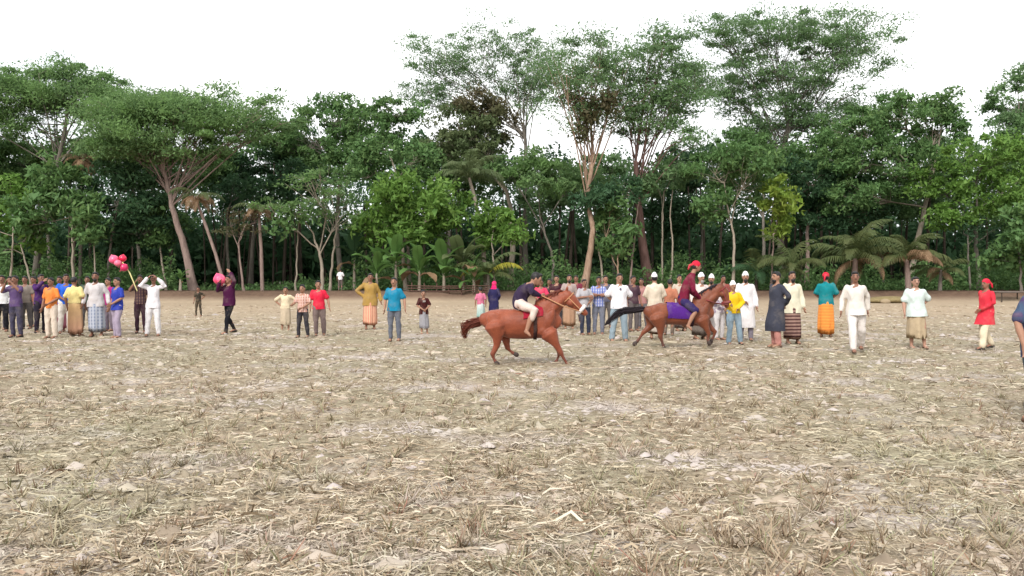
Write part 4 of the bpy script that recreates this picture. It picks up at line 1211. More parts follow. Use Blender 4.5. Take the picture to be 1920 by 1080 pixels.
person('boy in a yellow shirt, white cap and pale blue jeans at the bay muzzle', 1378, 651, 1.49, 10, ('front', 'fwd'), 'wide', T((0.74, 0.48, 0.015), 'long', 0.86, 0.014), P((0.28, 0.38, 0.46), ease=0.014), ['fringe', 'cap'], skin=0, shoes=m_shoe, hs=1.06, D=20.9)
person('tall man in a white kurta and white cap behind the yellow shirt', 1399, 648, 1.73, -10, ('down', 'front'), 'stand', K((0.72, 0.68, 0.68), 0.34, 'long', 0.02), P((0.26, 0.23, 0.28)), ['fringe', 'cap'], beard=m_hair, skin=0, shoes=m_shoe, D=22.2)
person('short man in blotched white standing close behind the bay horse chest', 1349, 640, 1.45, 30, ('front', 'fwd'), 'stand', T((0.62, 0.55, 0.55), 'long', 0.84, 0.01, 'blotch', (0.30, 0.24, 0.30)), P((0.60, 0.56, 0.56)), 'hair', skin=0, shoes=m_sandal, D=22.6)
# right
person('man in a dark slate kurta and rose trousers turned sideways', 1456, 653, 1.71, -70, ('behind', 'swingb'), 'rest', K((0.045, 0.047, 0.065), 0.38, 'long', 0.016), P((0.44, 0.20, 0.17), ease=0.01), skin=0, shoes=m_sandal, beard=m_hair)
person('bearded man in a cream shirt and dark striped lungi', 1487, 650, 1.73, -5, ('down', 'behind'), 'stand', T((0.68, 0.63, 0.48), 'long', 0.74, 0.016), LG((0.34, 0.21, 0.17), 0.14, 'stripe', (0.09, 0.04, 0.04)), skin=0, beard=m_hair, shoes=m_sandal, D=21.0)
person('man in a teal shirt, orange lungi and red head scarf', 1549, 634, 1.72, 165, ('front', 'front'), 'stand', T((0.01, 0.20, 0.22), 'short', 0.86, 0.016, 'lower', (0.01, 0.10, 0.22)), LG((0.74, 0.28, 0.06), 0.10, 'stripe', (0.66, 0.22, 0.05)), ['fringe', ('band', red_cloth)], skin=1, shoes=m_sandal)
person('man in a cream suit walking towards the field', 1608, 661, 1.72, -8, ('swingb', 'loose'), 'walk2', T((0.68, 0.62, 0.56), 'long', 0.80, 0.014), P((0.70, 0.64, 0.60), ease=0.016), skin=1, shoes=m_sandal)
person('elderly man in a mint-white shirt with one arm behind his back', 1720, 653, 1.62, -12, ('behind', 'down'), 'rest', T((0.58, 0.66, 0.62), 'short', 0.78, 0.024), LG((0.44, 0.34, 0.22), 0.3), 'hair', skin=2, shoes=m_sandal, wide=1.05)
person('man in a red kurta and cream trousers walking away to the left', 1850, 656, 1.57, -80, ('front', 'swingb'), 'walk', K((0.62, 0.035, 0.055), 0.62, 'long', 0.016), P((0.68, 0.58, 0.42), ease=0.02), ['fringe', ('band', red_cloth)], skin=1, shoes=m_shoe)
person('near man in a blue and purple plaid shirt cut off by the right edge', 1946, 790, 1.62, 35, ('down', 'loose'), 'stand', T((0.075, 0.05, 0.12), 'short', 0.74, 0.01, 'plaid', (0.06, 0.09, 0.15)), P((0.09, 0.11, 0.125)), skin=0, shoes=m_sandal)

# more faces in the denser knots of the crowd
person('man in a grey-brown shirt between the white shirt and violet-grey shirt', 15, 619, 1.66, 25, ('down', 'cross'), 'stand', T((0.20, 0.15, 0.13), 'long'), P((0.07, 0.06, 0.07)), skin=1, shoes=m_sandal)
person('man in a rust-coloured shirt behind the dark purple shirt', 63, 612, 1.68, -20, ('down', 'down'), 'stand', T((0.24, 0.08, 0.05)), P((0.06, 0.055, 0.06)), skin=1, shoes=m_sandal)
person('man in dark green half hidden behind the pale yellow shirt', 161, 617, 1.66, 15, ('cross', 'cross'), 'stand', T((0.05, 0.08, 0.06)), P((0.09, 0.08, 0.08)), skin=1, shoes=m_sandal)
person('man in a slate shirt behind the blue and white plaid shirt', 1138, 614, 1.72, 10, ('down', 'cross'), 'stand', T((0.09, 0.09, 0.13), 'long'), P((0.10, 0.09, 0.09)), skin=0, shoes=m_sandal)
person('youth in a faded rose shirt behind the black tail', 1206, 616, 1.62, -15, ('down', 'down'), 'stand', T((0.36, 0.17, 0.16)), P((0.13, 0.12, 0.13)), skin=1, shoes=m_sandal)
person('man in a beige shirt between the peach-brown shirt and second rider', 1276, 622, 1.70, 20, ('front', 'down'), 'stand', T((0.50, 0.42, 0.34), 'long'), LG((0.20, 0.16, 0.15)), skin=0, shoes=m_sandal)
person('man in a dull red shirt far behind the white prayer caps', 1358, 612, 1.70, -5, ('down', 'down'), 'stand', T((0.26, 0.07, 0.06)), P((0.10, 0.08, 0.08)), skin=1, shoes=m_sandal)
person('boy in a dark vest behind the hot pink t-shirt', 1030, 611, 1.60, -10, ('cross', 'cross'), 'stand', T((0.05, 0.03, 0.04)), P((0.10, 0.09, 0.10)), skin=1, shoes=m_sandal)

# white print on the chest of the maroon t-shirt child
def chest_print():
    o = [p for p in COL.objects if p.get('label', '').startswith('small child in a maroon')][0]
    g = Geo()
    for x in (-0.045, -0.015, 0.015, 0.045):
        g.tube([(x, -0.142, 1.27), (x + 0.012, -0.143, 1.30), (x, -0.142, 1.33)], [0.008, 0.008, 0.008], 5)
    link('print', g.mesh('print'), [c for c in o.children if c.name.startswith('shirt')][0], mat=mat_cloth((0.7, 0.62, 0.58)))
chest_print()
def chest_badge():
    o = [p for p in COL.objects if p.get('label', '').startswith('stout man in a white')][0]
    g = Geo().ell((0.0, -0.152, 1.33), (0.028, 0.008, 0.032), n=10, m=6)
    link('badge', g.mesh('badge'), [c for c in o.children if c.name.startswith('shirt')][0], mat=mat_cloth((0.16, 0.15, 0.22)))
chest_badge()

# ------------------------------------------------------------------ balloons
def balloon_mesh():
    k = np.linspace(0, 1, 11)
    r = np.array([0.012, 0.05, 0.085, 0.115, 0.135, 0.145, 0.145, 0.132, 0.105, 0.062, 0.012])
    g = Geo().tube([(0, 0, -0.02 + 0.34 * x) for x in k], r, 16)
    g.tube([(0, 0, -0.05), (0, 0, -0.03)], [0.022, 0.01], 8)
    return g.mesh('balloon')
BLN = balloon_mesh()
def m_balloon(c): return mat_plain('balloon_rubber', c, 0.28, 0.05, 4, 0.5)
def balloons(label, px, py, D, items, stick):
    c = np.array((wx(px, D), D, wz(py, D)))
    root = link('balloon_bunch', None, loc=tuple(c)); tag(root, label, 'balloons')
    for (dx, dy, dz, s, c1, ax, ay) in items:
        b = link('balloon', BLN, root, loc=(dx, dy, dz), mat=m_balloon(c1))
        b.rotation_euler = (ax, ay, 0); b.scale = (s, s, s)
    link('stick', Geo().tube(stick[0], [0.014, 0.018, 0.016], 8).mesh('stick'), root, mat=mat_plain('stick_wood', stick[1], 0.7, 0.2, 8))
    return root
d1 = depth_of(626) - 0.45
s1 = d1 / F
balloons('red and pink balloons on a pale yellow stick above the left crowd', 222, 490, d1,
         [(-0.06, 0, -0.08, 0.9, (0.78, 0.10, 0.20), 0.3, -0.35), (0.07, 0.07, -0.02, 0.72, (0.66, 0.01, 0.06), 0.2, 0.3), (0.10, -0.05, -0.25, 0.78, (0.55, 0.02, 0.10), 0.2, 0.9), (0.03, -0.08, -0.14, 0.68, (0.74, 0.14, 0.22), 0.6, 0.2)],
         ([(8 * s1, 0, -2 * s1), (22 * s1, -0.02, -22 * s1), (35 * s1, 0.0, -55 * s1)], (0.62, 0.56, 0.26)))
d2 = depth_of(627) + 0.15
s2 = d2 / F
balloons('pink balloons carried on the shoulder of the purple hoodie', 420, 524, d2,
         [(-0.06, 0.0, -0.16, 1.15, (0.78, 0.06, 0.16), 0.25, -0.35), (0.10, 0.06, -0.10, 0.85, (0.70, 0.03, 0.12), 0.2, 0.5), (-0.02, -0.12, -0.12, 0.9, (0.80, 0.10, 0.20), 0.7, 0.1), (-0.14, 0.1, -0.05, 0.8, (0.76, 0.05, 0.15), -0.5, -0.7)],
         ([(0, 0, -0.05), (0.10, 0.02, -0.2), (0.16, 0.05, -0.45)], (0.5, 0.3, 0.2)))

# ------------------------------------------------------------------ horses and riders
def horse(label, px, S, org, zs, trunk, neck, head, ears, legs, tail, coat, dark, foot_row, lat=1.0, muscles=()):
    """outline points are read off enlarged views of the photo (origin org, zoom zs) and turned into metres with S px per metre"""
    D = F / S
    def q(p): return ((org[0] + p[0] / zs - px) / S, 1.5 - (org[1] + p[1] / zs - HY) / S)
    u = 1.0 / (zs * S)
    X = wx(px, D)
    g = Geo()
    def line(L, rat, n=16, y=0.0):
        P_, r_ = [], []
        for i, (a, b, h) in enumerate(L):
            x, z = q((a, b)); P_.append((x, y, z))
            k = rat[i] if isinstance(rat, (list, tuple)) else rat
            r_.append((h * u * k, h * u))
        return P_, r_
    P_, r_ = line(trunk, [0.8, 0.85, 0.86, 0.78, 0.74, 0.72, 0.66, 0.62, 0.6, 0.6][:len(trunk)])
    g.tube(P_, r_, 20, ref=(0, 1, 0))
    trunk_line = (np.array(P_), np.array(r_))
    P_, r_ = line(neck, [0.55, 0.55, 0.58, 0.62]); g.tube(P_, r_, 16, ref=(0, 1, 0)); neck_line = (np.array(P_), np.array(r_))
    P_, r_ = line(head, [0.85, 0.72, 0.75, 0.85, 0.95]); g.tube(P_, r_, 14, ref=(0, 1, 0)); head_line = (np.array(P_), np.array(r_))
    for e0, e1 in ears:
        for s in (-1, 1):
            a, b = q(e0), q(e1)
            g.tube([(a[0], s * 0.045, a[1]), ((a[0] + b[0]) / 2 + 0.005, s * 0.06, (a[1] + b[1]) / 2), (b[0], s * 0.055, b[1])], [0.024, 0.022, 0.006], 8)
    hoofs = []
    for side, L in legs:
        P_ = []; r_ = []
        for i, (a, b, h) in enumerate(L):
            x, z = q((a, b))
            yy = side * (0.155 - 0.02 * min(i, 2)) * lat
            P_.append((x, yy, z)); r_.append((h * u * (0.62 if i == 0 else 0.72 if i == 1 else 0.85), h * u))
        g.tube(P_[:-1] + [tuple(np.array(P_[-2]) * 0.35 + np.array(P_[-1]) * 0.65)], r_[:-1] + [r_[-2]], 12, ref=(0, 1, 0))
        hoofs.append((np.array(P_[-2]), np.array(P_[-1]), r_[-1][1]))
    for (a, b, ra, rb, rot, yy) in muscles:
        x, z = q((a, b)); ry_ = Matrix.Rotation(rot, 3, 'Y')
        for s in (-1, 1):
            g.ell((x, s * yy, z), (ra * u, 0.055, rb * u), np.array(ry_), 14, 10)
    body = remeshed(g, 'horse_body', 0.0125, 6, 0.5, (0.005, 8, 8))
    z0 = gz(X, D)
    o = link('horse', body, loc=(X, D, z0), mat=coat)
    tag(o, label, 'horse', 'horses in the race')
    for a, b, r in hoofs:
        d = unit(b - a)
        link('hoof', Geo().tube([b - d * r * 0.8, b + d * r * 0.5], [r * 0.9, r * 1.25], 10).mesh('hoof'), o, mat=m_hoof)
    # tail: a lock of many strands
    gt = Geo(); gg = np.random.default_rng(int(px))
    P_, r_ = line(tail, 0.7); P_ = np.array(P_); r_ = np.array(r_)[:, 1]
    gt.tube(P_, r_ * 0.3, 10, ref=(0, 1, 0))
    for k in range(100):
        off = unit(gg.normal(size=3)) * gg.uniform(0.2, 1.25)
        Q = [P_[i] + off * r_[i] * (1 if 0 < i < len(P_) - 1 else 0.7) + gg.normal(size=3) * r_[i] * 0.22 for i in range(len(P_))]
        n_ = gg.integers(len(Q) - 1, len(Q) + 1)
        gt.tube(Q[:n_], np.linspace(0.009, 0.003, n_), 5, ref=(0, 1, 0))
    link('tail', gt.mesh('tail'), o, mat=dark)
    # mane: locks along the crest
    gm = Geo(); nl, nr_ = neck_line
    for k in range(70):
        f = gg.uniform(0.15, 1.0) * (len(nl) - 1); i = min(int(f), len(nl) - 2); w = f - i
        c = nl[i] * (1 - w) + nl[i + 1] * w; r = nr_[i][1] * (1 - w) + nr_[i + 1][1] * w
        t_ = unit(nl[i + 1] - nl[i]); up = np.array((-t_[2], 0, t_[0]))
        if up[2] < 0: up = -up
        root = c + up * r * 0.93 + np.array((0, gg.normal() * 0.015, 0))
        back = -t_
        gm.tube([root, root + up * 0.035 + back * 0.02, root + up * 0.025 + back * 0.07 + np.array((0, gg.normal() * 0.03, 0)), root + back * 0.11 - up * 0.02 + np.array((0, -0.05 + gg.normal() * 0.03, 0))], [0.014, 0.016, 0.012, 0.004], 5, ref=(0, 1, 0))
    link('mane', gm.mesh('mane'), o, mat=dark)
    h1 = head_line[0][1]
    for s in (-1, 1): link('eye', Geo().ell(h1 * 0.8 + head_line[0][0] * 0.2 + np.array((0.012, s * 0.072, 0.02)), (0.016, 0.01, 0.014), n=8, m=6).mesh('eye'), o, mat=m_eye)
    h4 = head_line[0][-1]
    for s in (-1, 1): link('nostril', Geo().ell(h4 + np.array((0.01, s * 0.035, 0.02)), (0.014, 0.008, 0.012), n=8, m=6).mesh('nostril'), o, mat=m_eye)
    return o, q, u, trunk_line, head_line

def madd(t, a, b):
    m = t.nodes.new('ShaderNodeMath'); m.operation = 'MULTIPLY_ADD'; m.inputs[1].default_value = 0.25
    t.links.new(a, m.inputs[0]); t.links.new(b, m.inputs[2])
    return m.outputs[0]

def mat_coat(name, c1, c2, c3):
    m, t, out = new_mat(name)
    n = noise_tex(t, obj_vec(t), 3.2, 5, 0.62)
    col = ramp(t, n, [(0.30, tuple(v * 0.8 for v in c1)), (0.70, c2)])
    f = noise_tex(t, obj_vec(t, (1, 1, 5)), 34, 4, 0.7)
    col = mixrgb(t, ramp(t, f, [(0.40, (0.45, 0.45, 0.45)), (0.62, (0, 0, 0))]), col, tuple(v * 0.55 for v in c1))
    # legs below the knee are darker haired
    sx_ = t.nodes.new('ShaderNodeSeparateXYZ'); t.links.new(obj_vec(t), sx_.inputs[0])
    col = mixrgb(t, ramp(t, sx_.outputs['Z'], [(0.14, (1, 1, 1)), (0.36, (0, 0, 0))]), col, c3)
    p = princ(t, out, col, 0.48, 0.28, bump(t, madd(t, f, noise_tex(t, obj_vec(t, (1, 1, 0.7)), 7.0, 2)), 0.6, 0.02))
    p.inputs['Sheen Weight'].default_value = 0.12
    return m
m_hoof = mat_plain('hoof_horn', (0.05, 0.035, 0.03), 0.6, 0.2, 10)
coat1 = mat_coat('coat_chestnut', (0.20, 0.043, 0.018), (0.31, 0.078, 0.034), (0.13, 0.034, 0.018))
coat2 = mat_coat('coat_bay', (0.15, 0.038, 0.016), (0.24, 0.068, 0.028), (0.08, 0.03, 0.02))
m_chest_hair = mat_plain('hair_chestnut', (0.10, 0.022, 0.012), 0.6, 0.3, 20)
m_bay_hair = mat_plain('hair_bay_black', (0.018, 0.012, 0.016), 0.55, 0.3, 20)

def drape(o, name, q, tl, a0, a1, lo, hi, mat, grow=1.045, thick=0.012):
    """cloth lying over the back between photo columns a0..a1; lo/hi: angles from the spine down each flank"""
    P_, r_ = tl
    x0, x1 = q((a0, 0))[0], q((a1, 0))[0]
    xs = np.linspace(x0, x1, 14); an = np.linspace(lo, hi, 22)
    V = []
    for gr in (grow, grow + 0.03):
        for i, x in enumerate(xs):
            c = np.interp(x, P_[:, 0], P_[:, 2]); ry = np.interp(x, P_[:, 0], r_[:, 0]); rz = np.interp(x, P_[:, 0], r_[:, 1])
            for j, a in enumerate(an):
                w = 1 + 0.012 * math.sin(i * 1.7 + j * 0.9)
                V.append((x + 0.012 * math.sin(j * 0.8), math.sin(a) * ry * gr * w * 1.02, c + math.cos(a) * rz * gr * w + 0.008))
    n, m = len(xs), len(an); i = np.arange(n * m).reshape(n, m)
    Q = np.stack([i[:-1, :-1].ravel(), i[:-1, 1:].ravel(), i[1:, 1:].ravel(), i[1:, :-1].ravel()], 1)
    Q = np.concatenate([Q, Q[:, ::-1] + n * m])
    link(name, mesh_np(name, np.array(V), Q, True), o, mat=mat)

def rider(label, px, S, q, u, pts, top, bottom, head, pitch, skin, shoes=None):
    """pts: photo points of hip, waist, chest, neck, head, shoulder, elbow, wrist, knee, ankle, toe on the near side; he looks along +X"""
    D = F / S
    def L(p, s): x, z = q(p); return np.array((s, -x, z))
    J = dict(pelvis=L(pts['hip'], 0), waist=L(pts['waist'], 0), chest=L(pts['chest'], 0), neck=L(pts['neck'], 0), head=L(pts['head'], 0), hs=1.0, pitch=pitch)
    for nm, s in (('L', 1), ('R', -1)):
        J['sh' + nm] = L(pts['shoulder'], s * 0.165); J['el' + nm] = L(pts['elbow'], s * 0.24); J['wr' + nm] = L(pts['wrist'], s * 0.07)
        J['hip' + nm] = L(pts['hip'], s * 0.10) + np.array((0, 0, -0.02)); J['kn' + nm] = L(pts['knee'], s * 0.27); J['an' + nm] = L(pts['ankle'], s * 0.27); J['toe' + nm] = L(pts['toe'], s * 0.29)
    X = wx(px, D)
    o = link('person', body_mesh(J), loc=(X, D, gz(X, D)), rz=R(90), mat=SKINS[skin])
    tag(o, label, 'person', 'riders in the race')
    dress(o, J, ('rider', px), top, bottom, head, None, skin, None)
    return o

# --- chestnut in front
S1 = 105.0
h1, q1, u1, tl1, hl1 = horse('chestnut horse galloping in front with a white-nosed bridle', 980, S1, (850, 480), 4.91,
    [(282, 592, 62), (330, 598, 93), (420, 614, 120), (520, 630, 134), (640, 634, 142), (760, 618, 150), (850, 606, 156), (922, 612, 118), (952, 626, 70)],
    [(850, 520, 142), (922, 455, 98), (982, 410, 76), (1032, 385, 62)],
    [(1036, 372, 60), (1086, 422, 63), (1138, 470, 46), (1190, 514, 36), (1212, 534, 29)],
    [((1042, 325), (1052, 282))],
    [(-1, [(880, 720, 84), (936, 806, 40), (966, 858, 28), (989, 902, 25), (1004, 928, 17), (1030, 974, 14), (1048, 1003, 18), (1070, 1036, 19)]),
     (1, [(890, 720, 80), (945, 815, 38), (968, 862, 27), (980, 902, 24), (974, 928, 16), (962, 962, 13), (950, 984, 17), (938, 1006, 18)]),
     (-1, [(385, 655, 98), (408, 758, 50), (400, 832, 31), (374, 884, 25), (360, 908, 25), (368, 932, 16), (376, 952, 14), (386, 970, 18), (402, 992, 19)]),
     (1, [(440, 675, 92), (484, 772, 44), (494, 828, 29), (500, 860, 25), (516, 880, 16), (532, 893, 14), (550, 906, 17), (574, 918, 18)])],
    [(290, 595, 20), (225, 615, 30), (160, 632, 36), (112, 655, 40), (95, 700, 34), (112, 758, 12)], coat1, m_chest_hair, 690,
    muscles=[(870, 600, 48, 120, 0.45, 0.155), (820, 690, 60, 45, -0.3, 0.15), (385, 610, 75, 100, -0.3, 0.155), (430, 700, 45, 75, 0.3, 0.16), (1078, 440, 34, 38, 0.7, 0.055), (940, 470, 40, 110, 0.75, 0.075)])
drape(h1, 'saddle_cloth', q1, tl1, 640, 820, -1.25, 1.25, mat_cloth((0.30, 0.012, 0.03)))
def bridle(o, q, hl, hand, mat, nose_mat, w=0.013):
    P_, r_ = hl
    g = Geo(); later = []
    a = np.linspace(0, 2 * np.pi, 20)
    def ring(k, rr=1.06):
        i = min(int(k), len(P_) - 2); f = k - i
        c = P_[i] * (1 - f) + P_[i + 1] * f; r = r_[i] * (1 - f) + r_[i + 1] * f
        t_ = unit(P_[i + 1] - P_[i]); e2 = np.cross(t_, (0, 1, 0))
        return [c + np.array((0, 1, 0)) * r[0] * rr * math.cos(x) + e2 * r[1] * rr * math.sin(x) for x in a]
    g.tube(ring(0.45, 1.08), [w] * 20, 6, ref=(0, 0, 1))
    n1 = Geo().tube(ring(2.75, 1.1), [0.034] * 20, 8, ref=(0, 0, 1))
    later.append(('noseband', n1, nose_mat))
    jaw = P_[3]
    for s in (-1, 1):
        e = jaw + np.array((0, s * r_[3][0] * 1.05, -0.02))
        cheek = P_[0] * 0.55 + P_[1] * 0.45 + np.array((0, s * r_[1][0] * 1.12, 0))
        g.tube([cheek, cheek * 0.5 + e * 0.5 + np.array((0, s * 0.015, 0)), e], [w] * 3, 6)
        h = np.array((q(hand)[0], s * 0.07, q(hand)[1]))
        later.append(('rein', Geo().tube([e, e * 0.5 + h * 0.5 + np.array((0, s * 0.13, -0.03)), h], [w * 1.2] * 3, 6), mat))
    b = link('bridle', g.mesh('bridle'), o, mat=mat)
    for nm, ge, mt in later: link(nm, ge.mesh(nm), b, mat=mt)
bridle(h1, q1, hl1, (815, 375), mat_cloth((0.50, 0.25, 0.13)), mat_cloth((0.78, 0.72, 0.70)), 0.010)
rider('rider in a navy shirt crouched forward on the chestnut horse', 980, S1, q1, u1,
      dict(hip=(610, 440), waist=(622, 370), chest=(662, 322), neck=(720, 272), head=(764, 220), shoulder=(700, 288), elbow=(715, 340), wrist=(795, 372), knee=(748, 505), ankle=(672, 690), toe=(705, 735)),
      T((0.035, 0.022, 0.05), 'long', 0.90, 0.004), ('trousers', ('calf', 0.0), mat_cloth((0.66, 0.52, 0.46))), 'hair', 0.3, 0)

# --- bay behind
S2 = 83.5
h2, q2, u2, tl2, hl2 = horse('bay horse with black mane and tail galloping behind', 1275, S2, (1080, 460), 4.91,
    [(655, 606, 48), (695, 622, 74), (760, 634, 104), (860, 634, 96), (960, 640, 97), (1070, 637, 108), (1150, 622, 122), (1208, 622, 100), (1238, 622, 58)],
    [(1150, 560, 108), (1222, 488, 80), (1285, 432, 58), (1325, 405, 48)],
    [(1325, 388, 40), (1358, 432, 48), (1378, 490, 36), (1386, 540, 28), (1388, 562, 22)],
    [((1340, 352), (1356, 308))],
    [(-1, [(745, 668, 86), (770, 756, 42), (770, 812, 27), (770, 844, 23), (778, 868, 15), (788, 898, 12), (796, 925, 17), (804, 948, 18)]),
     (1, [(715, 678, 82), (692, 750, 38), (652, 788, 24), (628, 808, 21), (614, 828, 14), (594, 858, 11), (574, 886, 15), (552, 908, 17)]),
     (-1, [(1150, 685, 72), (1184, 754, 33), (1204, 794, 24), (1212, 816, 21), (1209, 836, 14), (1204, 856, 11), (1206, 876, 16), (1214, 896, 17)]),
     (1, [(1180, 685, 72), (1244, 756, 32), (1274, 785, 23), (1292, 802, 20), (1286, 824, 13), (1278, 847, 11), (1268, 868, 15), (1256, 890, 17)])],
    [(660, 590, 12), (600, 588, 19), (520, 600, 22), (440, 602, 25), (370, 635, 25), (300, 705, 17), (272, 735, 8)], coat2, m_bay_hair, 653, 1.05,
    muscles=[(1165, 610, 38, 90, 0.45, 0.16), (1120, 690, 46, 36, -0.3, 0.15), (735, 625, 56, 78, -0.3, 0.155), (760, 690, 36, 60, 0.3, 0.16), (1352, 450, 26, 30, 0.3, 0.055), (1235, 505, 30, 80, 0.75, 0.075)])
drape(h2, 'saddle_cloth', q2, tl2, 830, 1050, -1.95, 1.95, mat_cloth((0.075, 0.018, 0.19)), 1.06)
def girth(o, q, tl, col, w, mat):
    P_, r_ = tl; x = q((col, 0))[0]
    c = np.interp(x, P_[:, 0], P_[:, 2]); ry = np.interp(x, P_[:, 0], r_[:, 0]); rz = np.interp(x, P_[:, 0], r_[:, 1])
    a = np.linspace(0, 2 * np.pi, 29)
    V = []
    for k, s in ((-w, 1.03), (w, 1.03), (w, 1.065), (-w, 1.065)):
        V += [(x + k, math.sin(t_) * ry * s * 1.02, c + math.cos(t_) * rz * s) for t_ in a[:-1]]
    n = 28
    Q = [(i * n + k, i * n + (k + 1) % n, ((i + 1) % 4) * n + (k + 1) % n, ((i + 1) % 4) * n + k) for i in range(4) for k in range(n)]
    link('girth', mesh_np('girth', np.array(V), np.array(Q), False), o, mat=mat)
girth(h1, q1, tl1, 752, 0.03, mat_cloth((0.045, 0.02, 0.02)))
girth(h2, q2, tl2, 1062, 0.03, mat_cloth((0.04, 0.02, 0.03)))
bridle(h2, q2, hl2, (1150, 492), mat_cloth((0.24, 0.05, 0.05)), mat_cloth((0.20, 0.04, 0.04)), 0.013)
rider('rider in a maroon top and red head cloth upright on the bay horse', 1275, S2, q2, u2,
      dict(hip=(985, 515), waist=(1000, 440), chest=(1025, 365), neck=(1070, 275), head=(1108, 195), shoulder=(1048, 300), elbow=(1062, 420), wrist=(1135, 490), knee=(1085, 605), ankle=(1012, 735), toe=(1040, 775)),
      T((0.16, 0.012, 0.035), 'long', 0.90, 0.004), ('shorts', ('shorts', 0.002), mat_cloth((0.03, 0.02, 0.085))), ['fringe', ('band', red_cloth)], 0.1, 0)

bpy.data.scenes.remove(WORK)

# ------------------------------------------------------------------ straw, stubble and clods on the field
def mat_litter(name, stops):
    m, t, out = new_mat(name)
    g = t.nodes.new('ShaderNodeNewGeometry')
    col = ramp(t, g.outputs['Random Per Island'], stops)
    gr = noise_tex(t, obj_vec(t), 0.42, 3, 0.6)       # weedy green and bare sandy patches of the field
    col = mixrgb(t, ramp(t, gr, [(0.50, (0, 0, 0)), (0.66, (0.42, 0.42, 0.42))]), col, (0.297, 0.311, 0.198))
    sa_ = noise_tex(t, obj_vec(t, (0.8, 1.3, 1)), 0.6, 3, 0.5)
    col = mixrgb(t, ramp(t, sa_, [(0.54, (0, 0, 0)), (0.66, (0.75, 0.75, 0.75))]), col, (0.479, 0.424, 0.397))
    princ(t, out, col, 0.95, 0.06)
    return m

def wedge(n, y0, y1, power, g):
    """points over a wide wedge of the field, denser towards the near side"""
    k = 1 - power
    y = (y0 ** k + g.uniform(0, 1, n) * (y1 ** k - y0 ** k)) ** (1 / k)
    x = g.uniform(-1, 1, n) * (0.68 * y + 1.5)
    return x, y

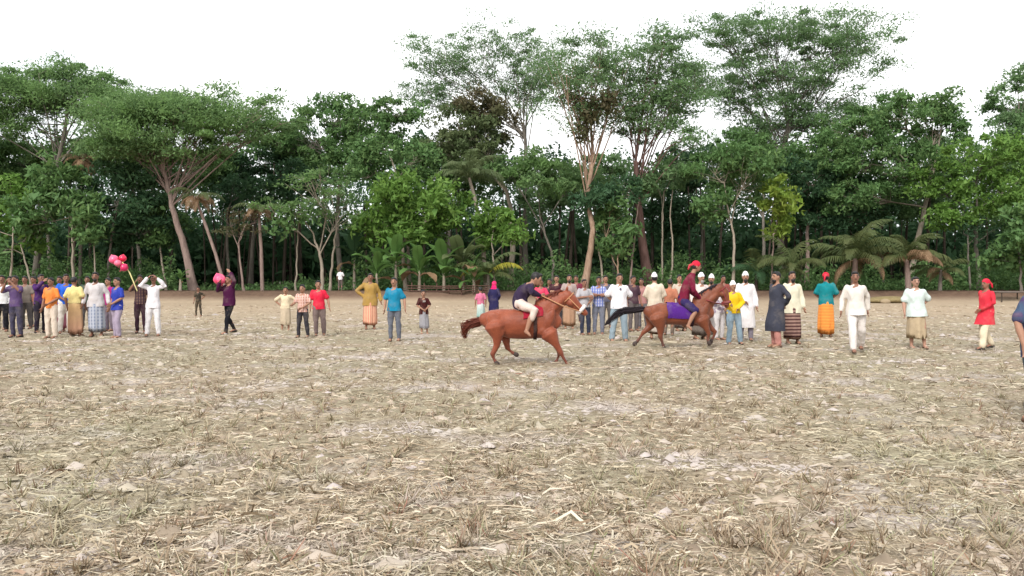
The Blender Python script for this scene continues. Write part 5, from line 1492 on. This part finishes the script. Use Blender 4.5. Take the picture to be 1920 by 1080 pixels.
def build_litter():
    g = np.random.default_rng(91)
    # straw: thin bent ribbons lying about
    n = 150000
    x, y = wedge(n, 3.2, 56, 1.35, g)
    z = ground_h(x, y)
    patch = vnoise(np.stack([x * 0.5, y * 0.5, x * 0], 1), 8)
    keep = g.uniform(-1.1, 1, n) < patch + 0.55
    x, y, z = x[keep], y[keep], z[keep]; n = len(x)
    a = g.uniform(0, 2 * np.pi, n); L = (0.03 + g.gamma(2.0, 0.029, n)) * (1 + 0.02 * y); w = (0.0022 + g.gamma(1.4, 0.0018, n)) * (1 + 0.04 * y)
    d = np.stack([np.cos(a), np.sin(a), g.normal(size=n) * 0.10], 1); p = np.stack([-np.sin(a), np.cos(a), g.normal(size=n) * 0.5], 1)
    c = np.stack([x, y, z + 0.008 + np.abs(g.normal(size=n)) * 0.014], 1)
    V = np.empty((n, 6, 3)); bend = p * (g.normal(size=n) * 0.12 * L)[:, None]
    for i, k in enumerate((-0.5, 0, 0.5)):
        cc = c + d * (L * k)[:, None] + (bend if k == 0 else 0)
        V[:, i * 2] = cc + p * (w * 0.5)[:, None]; V[:, i * 2 + 1] = cc - p * (w * 0.5)[:, None]
    b = np.arange(n)[:, None] * 6
    fr = y > 15         # far pieces need no bend
    Q = np.concatenate([b[~fr] + np.array([[0, 1, 3, 2]]), b[~fr] + np.array([[2, 3, 5, 4]]), b[fr] + np.array([[0, 1, 5, 4]])])
    o = link('straw', mesh_np('straw', V.reshape(-1, 3), Q), mat=mat_litter('straw', [(0, (0.198, 0.137, 0.090)), (0.3, (0.363, 0.288, 0.199)), (0.65, (0.491, 0.402, 0.296)), (0.9, (0.575, 0.518, 0.399)), (1, (0.234, 0.126, 0.084))]))
    tag(o, 'pale cut straw strewn over the dry field', 'straw', kind='stuff')
    # clods: flat crumbs of dried mud
    n = 34000
    x, y = wedge(n, 3.2, 40, 1.3, g)
    z = ground_h(x, y)
    base = np.array([(1, 0, 0), (0.31, 0.95, 0), (-0.81, 0.59, 0), (-0.81, -0.59, 0), (0.31, -0.95, 0), (0.15, 0.1, 1.0), (-0.2, -0.15, 0.85)])
    T_ = np.array([(0, 1, 5), (1, 2, 5), (2, 6, 5), (2, 3, 6), (3, 4, 6), (4, 0, 6), (0, 5, 6)])
    s = (0.006 + g.gamma(1.5, 0.0075, n)) * (1 + 0.035 * y)
    ang = g.uniform(0, 2 * np.pi, n); ca, sa = np.cos(ang), np.sin(ang)
    bb = base[None] * (1 + g.normal(size=(n, 7, 3)) * 0.22)
    bb[:, :, 0] *= 1.5
    V = np.empty((n, 7, 3))
    V[:, :, 0] = (bb[:, :, 0] * ca[:, None] - bb[:, :, 1] * sa[:, None]) * s[:, None] + x[:, None]
    V[:, :, 1] = (bb[:, :, 0] * sa[:, None] + bb[:, :, 1] * ca[:, None]) * s[:, None] + y[:, None]
    V[:, :, 2] = bb[:, :, 2] * s[:, None] * g.uniform(0.3, 0.75, n)[:, None] + z[:, None] - 0.004
    Q = (np.arange(n)[:, None, None] * 7 + T_[None]).reshape(-1, 3)
    o = link('clods', mesh_np('clods', V.reshape(-1, 3), Q), mat=mat_litter('clods', [(0, (0.198, 0.150, 0.109)), (0.5, (0.327, 0.259, 0.194)), (0.85, (0.445, 0.368, 0.290)), (1, (0.468, 0.402, 0.386))]))
    tag(o, 'crumbs and flakes of dried mud on the field', 'clods', kind='stuff')
    # stubble: rice stools in loose rows
    VV, QQ, nn = [], [], 0
    xs, ys_ = wedge(4600, 3.4, 34, 1.15, g)
    xs = np.round(xs / 0.24) * 0.24 + g.normal(size=len(xs)) * 0.05
    ys_ = np.round(ys_ / 0.26) * 0.26 + g.normal(size=len(xs)) * 0.05
    zz = ground_h(xs, ys_)
    nb = 14
    n = len(xs) * nb
    C = np.repeat(np.stack([xs, ys_, zz], 1), nb, 0) + g.normal(size=(n, 3)) * np.array((0.018, 0.018, 0))
    hgt = np.repeat(np.clip(g.gamma(2.2, 0.024, len(xs)), 0.015, 0.11), nb) * g.uniform(0.5, 1.3, n)
    lean = g.normal(size=(n, 2)) * 0.75
    tip = C + np.stack([lean[:, 0] * hgt, lean[:, 1] * hgt, hgt], 1)
    a = g.uniform(0, np.pi, n); w = g.uniform(0.003, 0.007, n)[:, None]
    sd = np.stack([np.cos(a), np.sin(a), a * 0], 1) * w
    V = np.stack([C - sd, C + sd, tip + sd * 0.5, tip - sd * 0.5], 1).reshape(-1, 3)
    o = link('stubble', mesh_np('stubble', V, quads(n)), mat=mat_litter('stubble', [(0, (0.193, 0.138, 0.095)), (0.4, (0.301, 0.227, 0.156)), (0.7, (0.388, 0.317, 0.223)), (0.9, (0.204, 0.211, 0.110)), (1, (0.258, 0.126, 0.095))]))
    tag(o, 'short rice stubble standing in tufts across the field', 'stubble', kind='stuff')
build_litter()
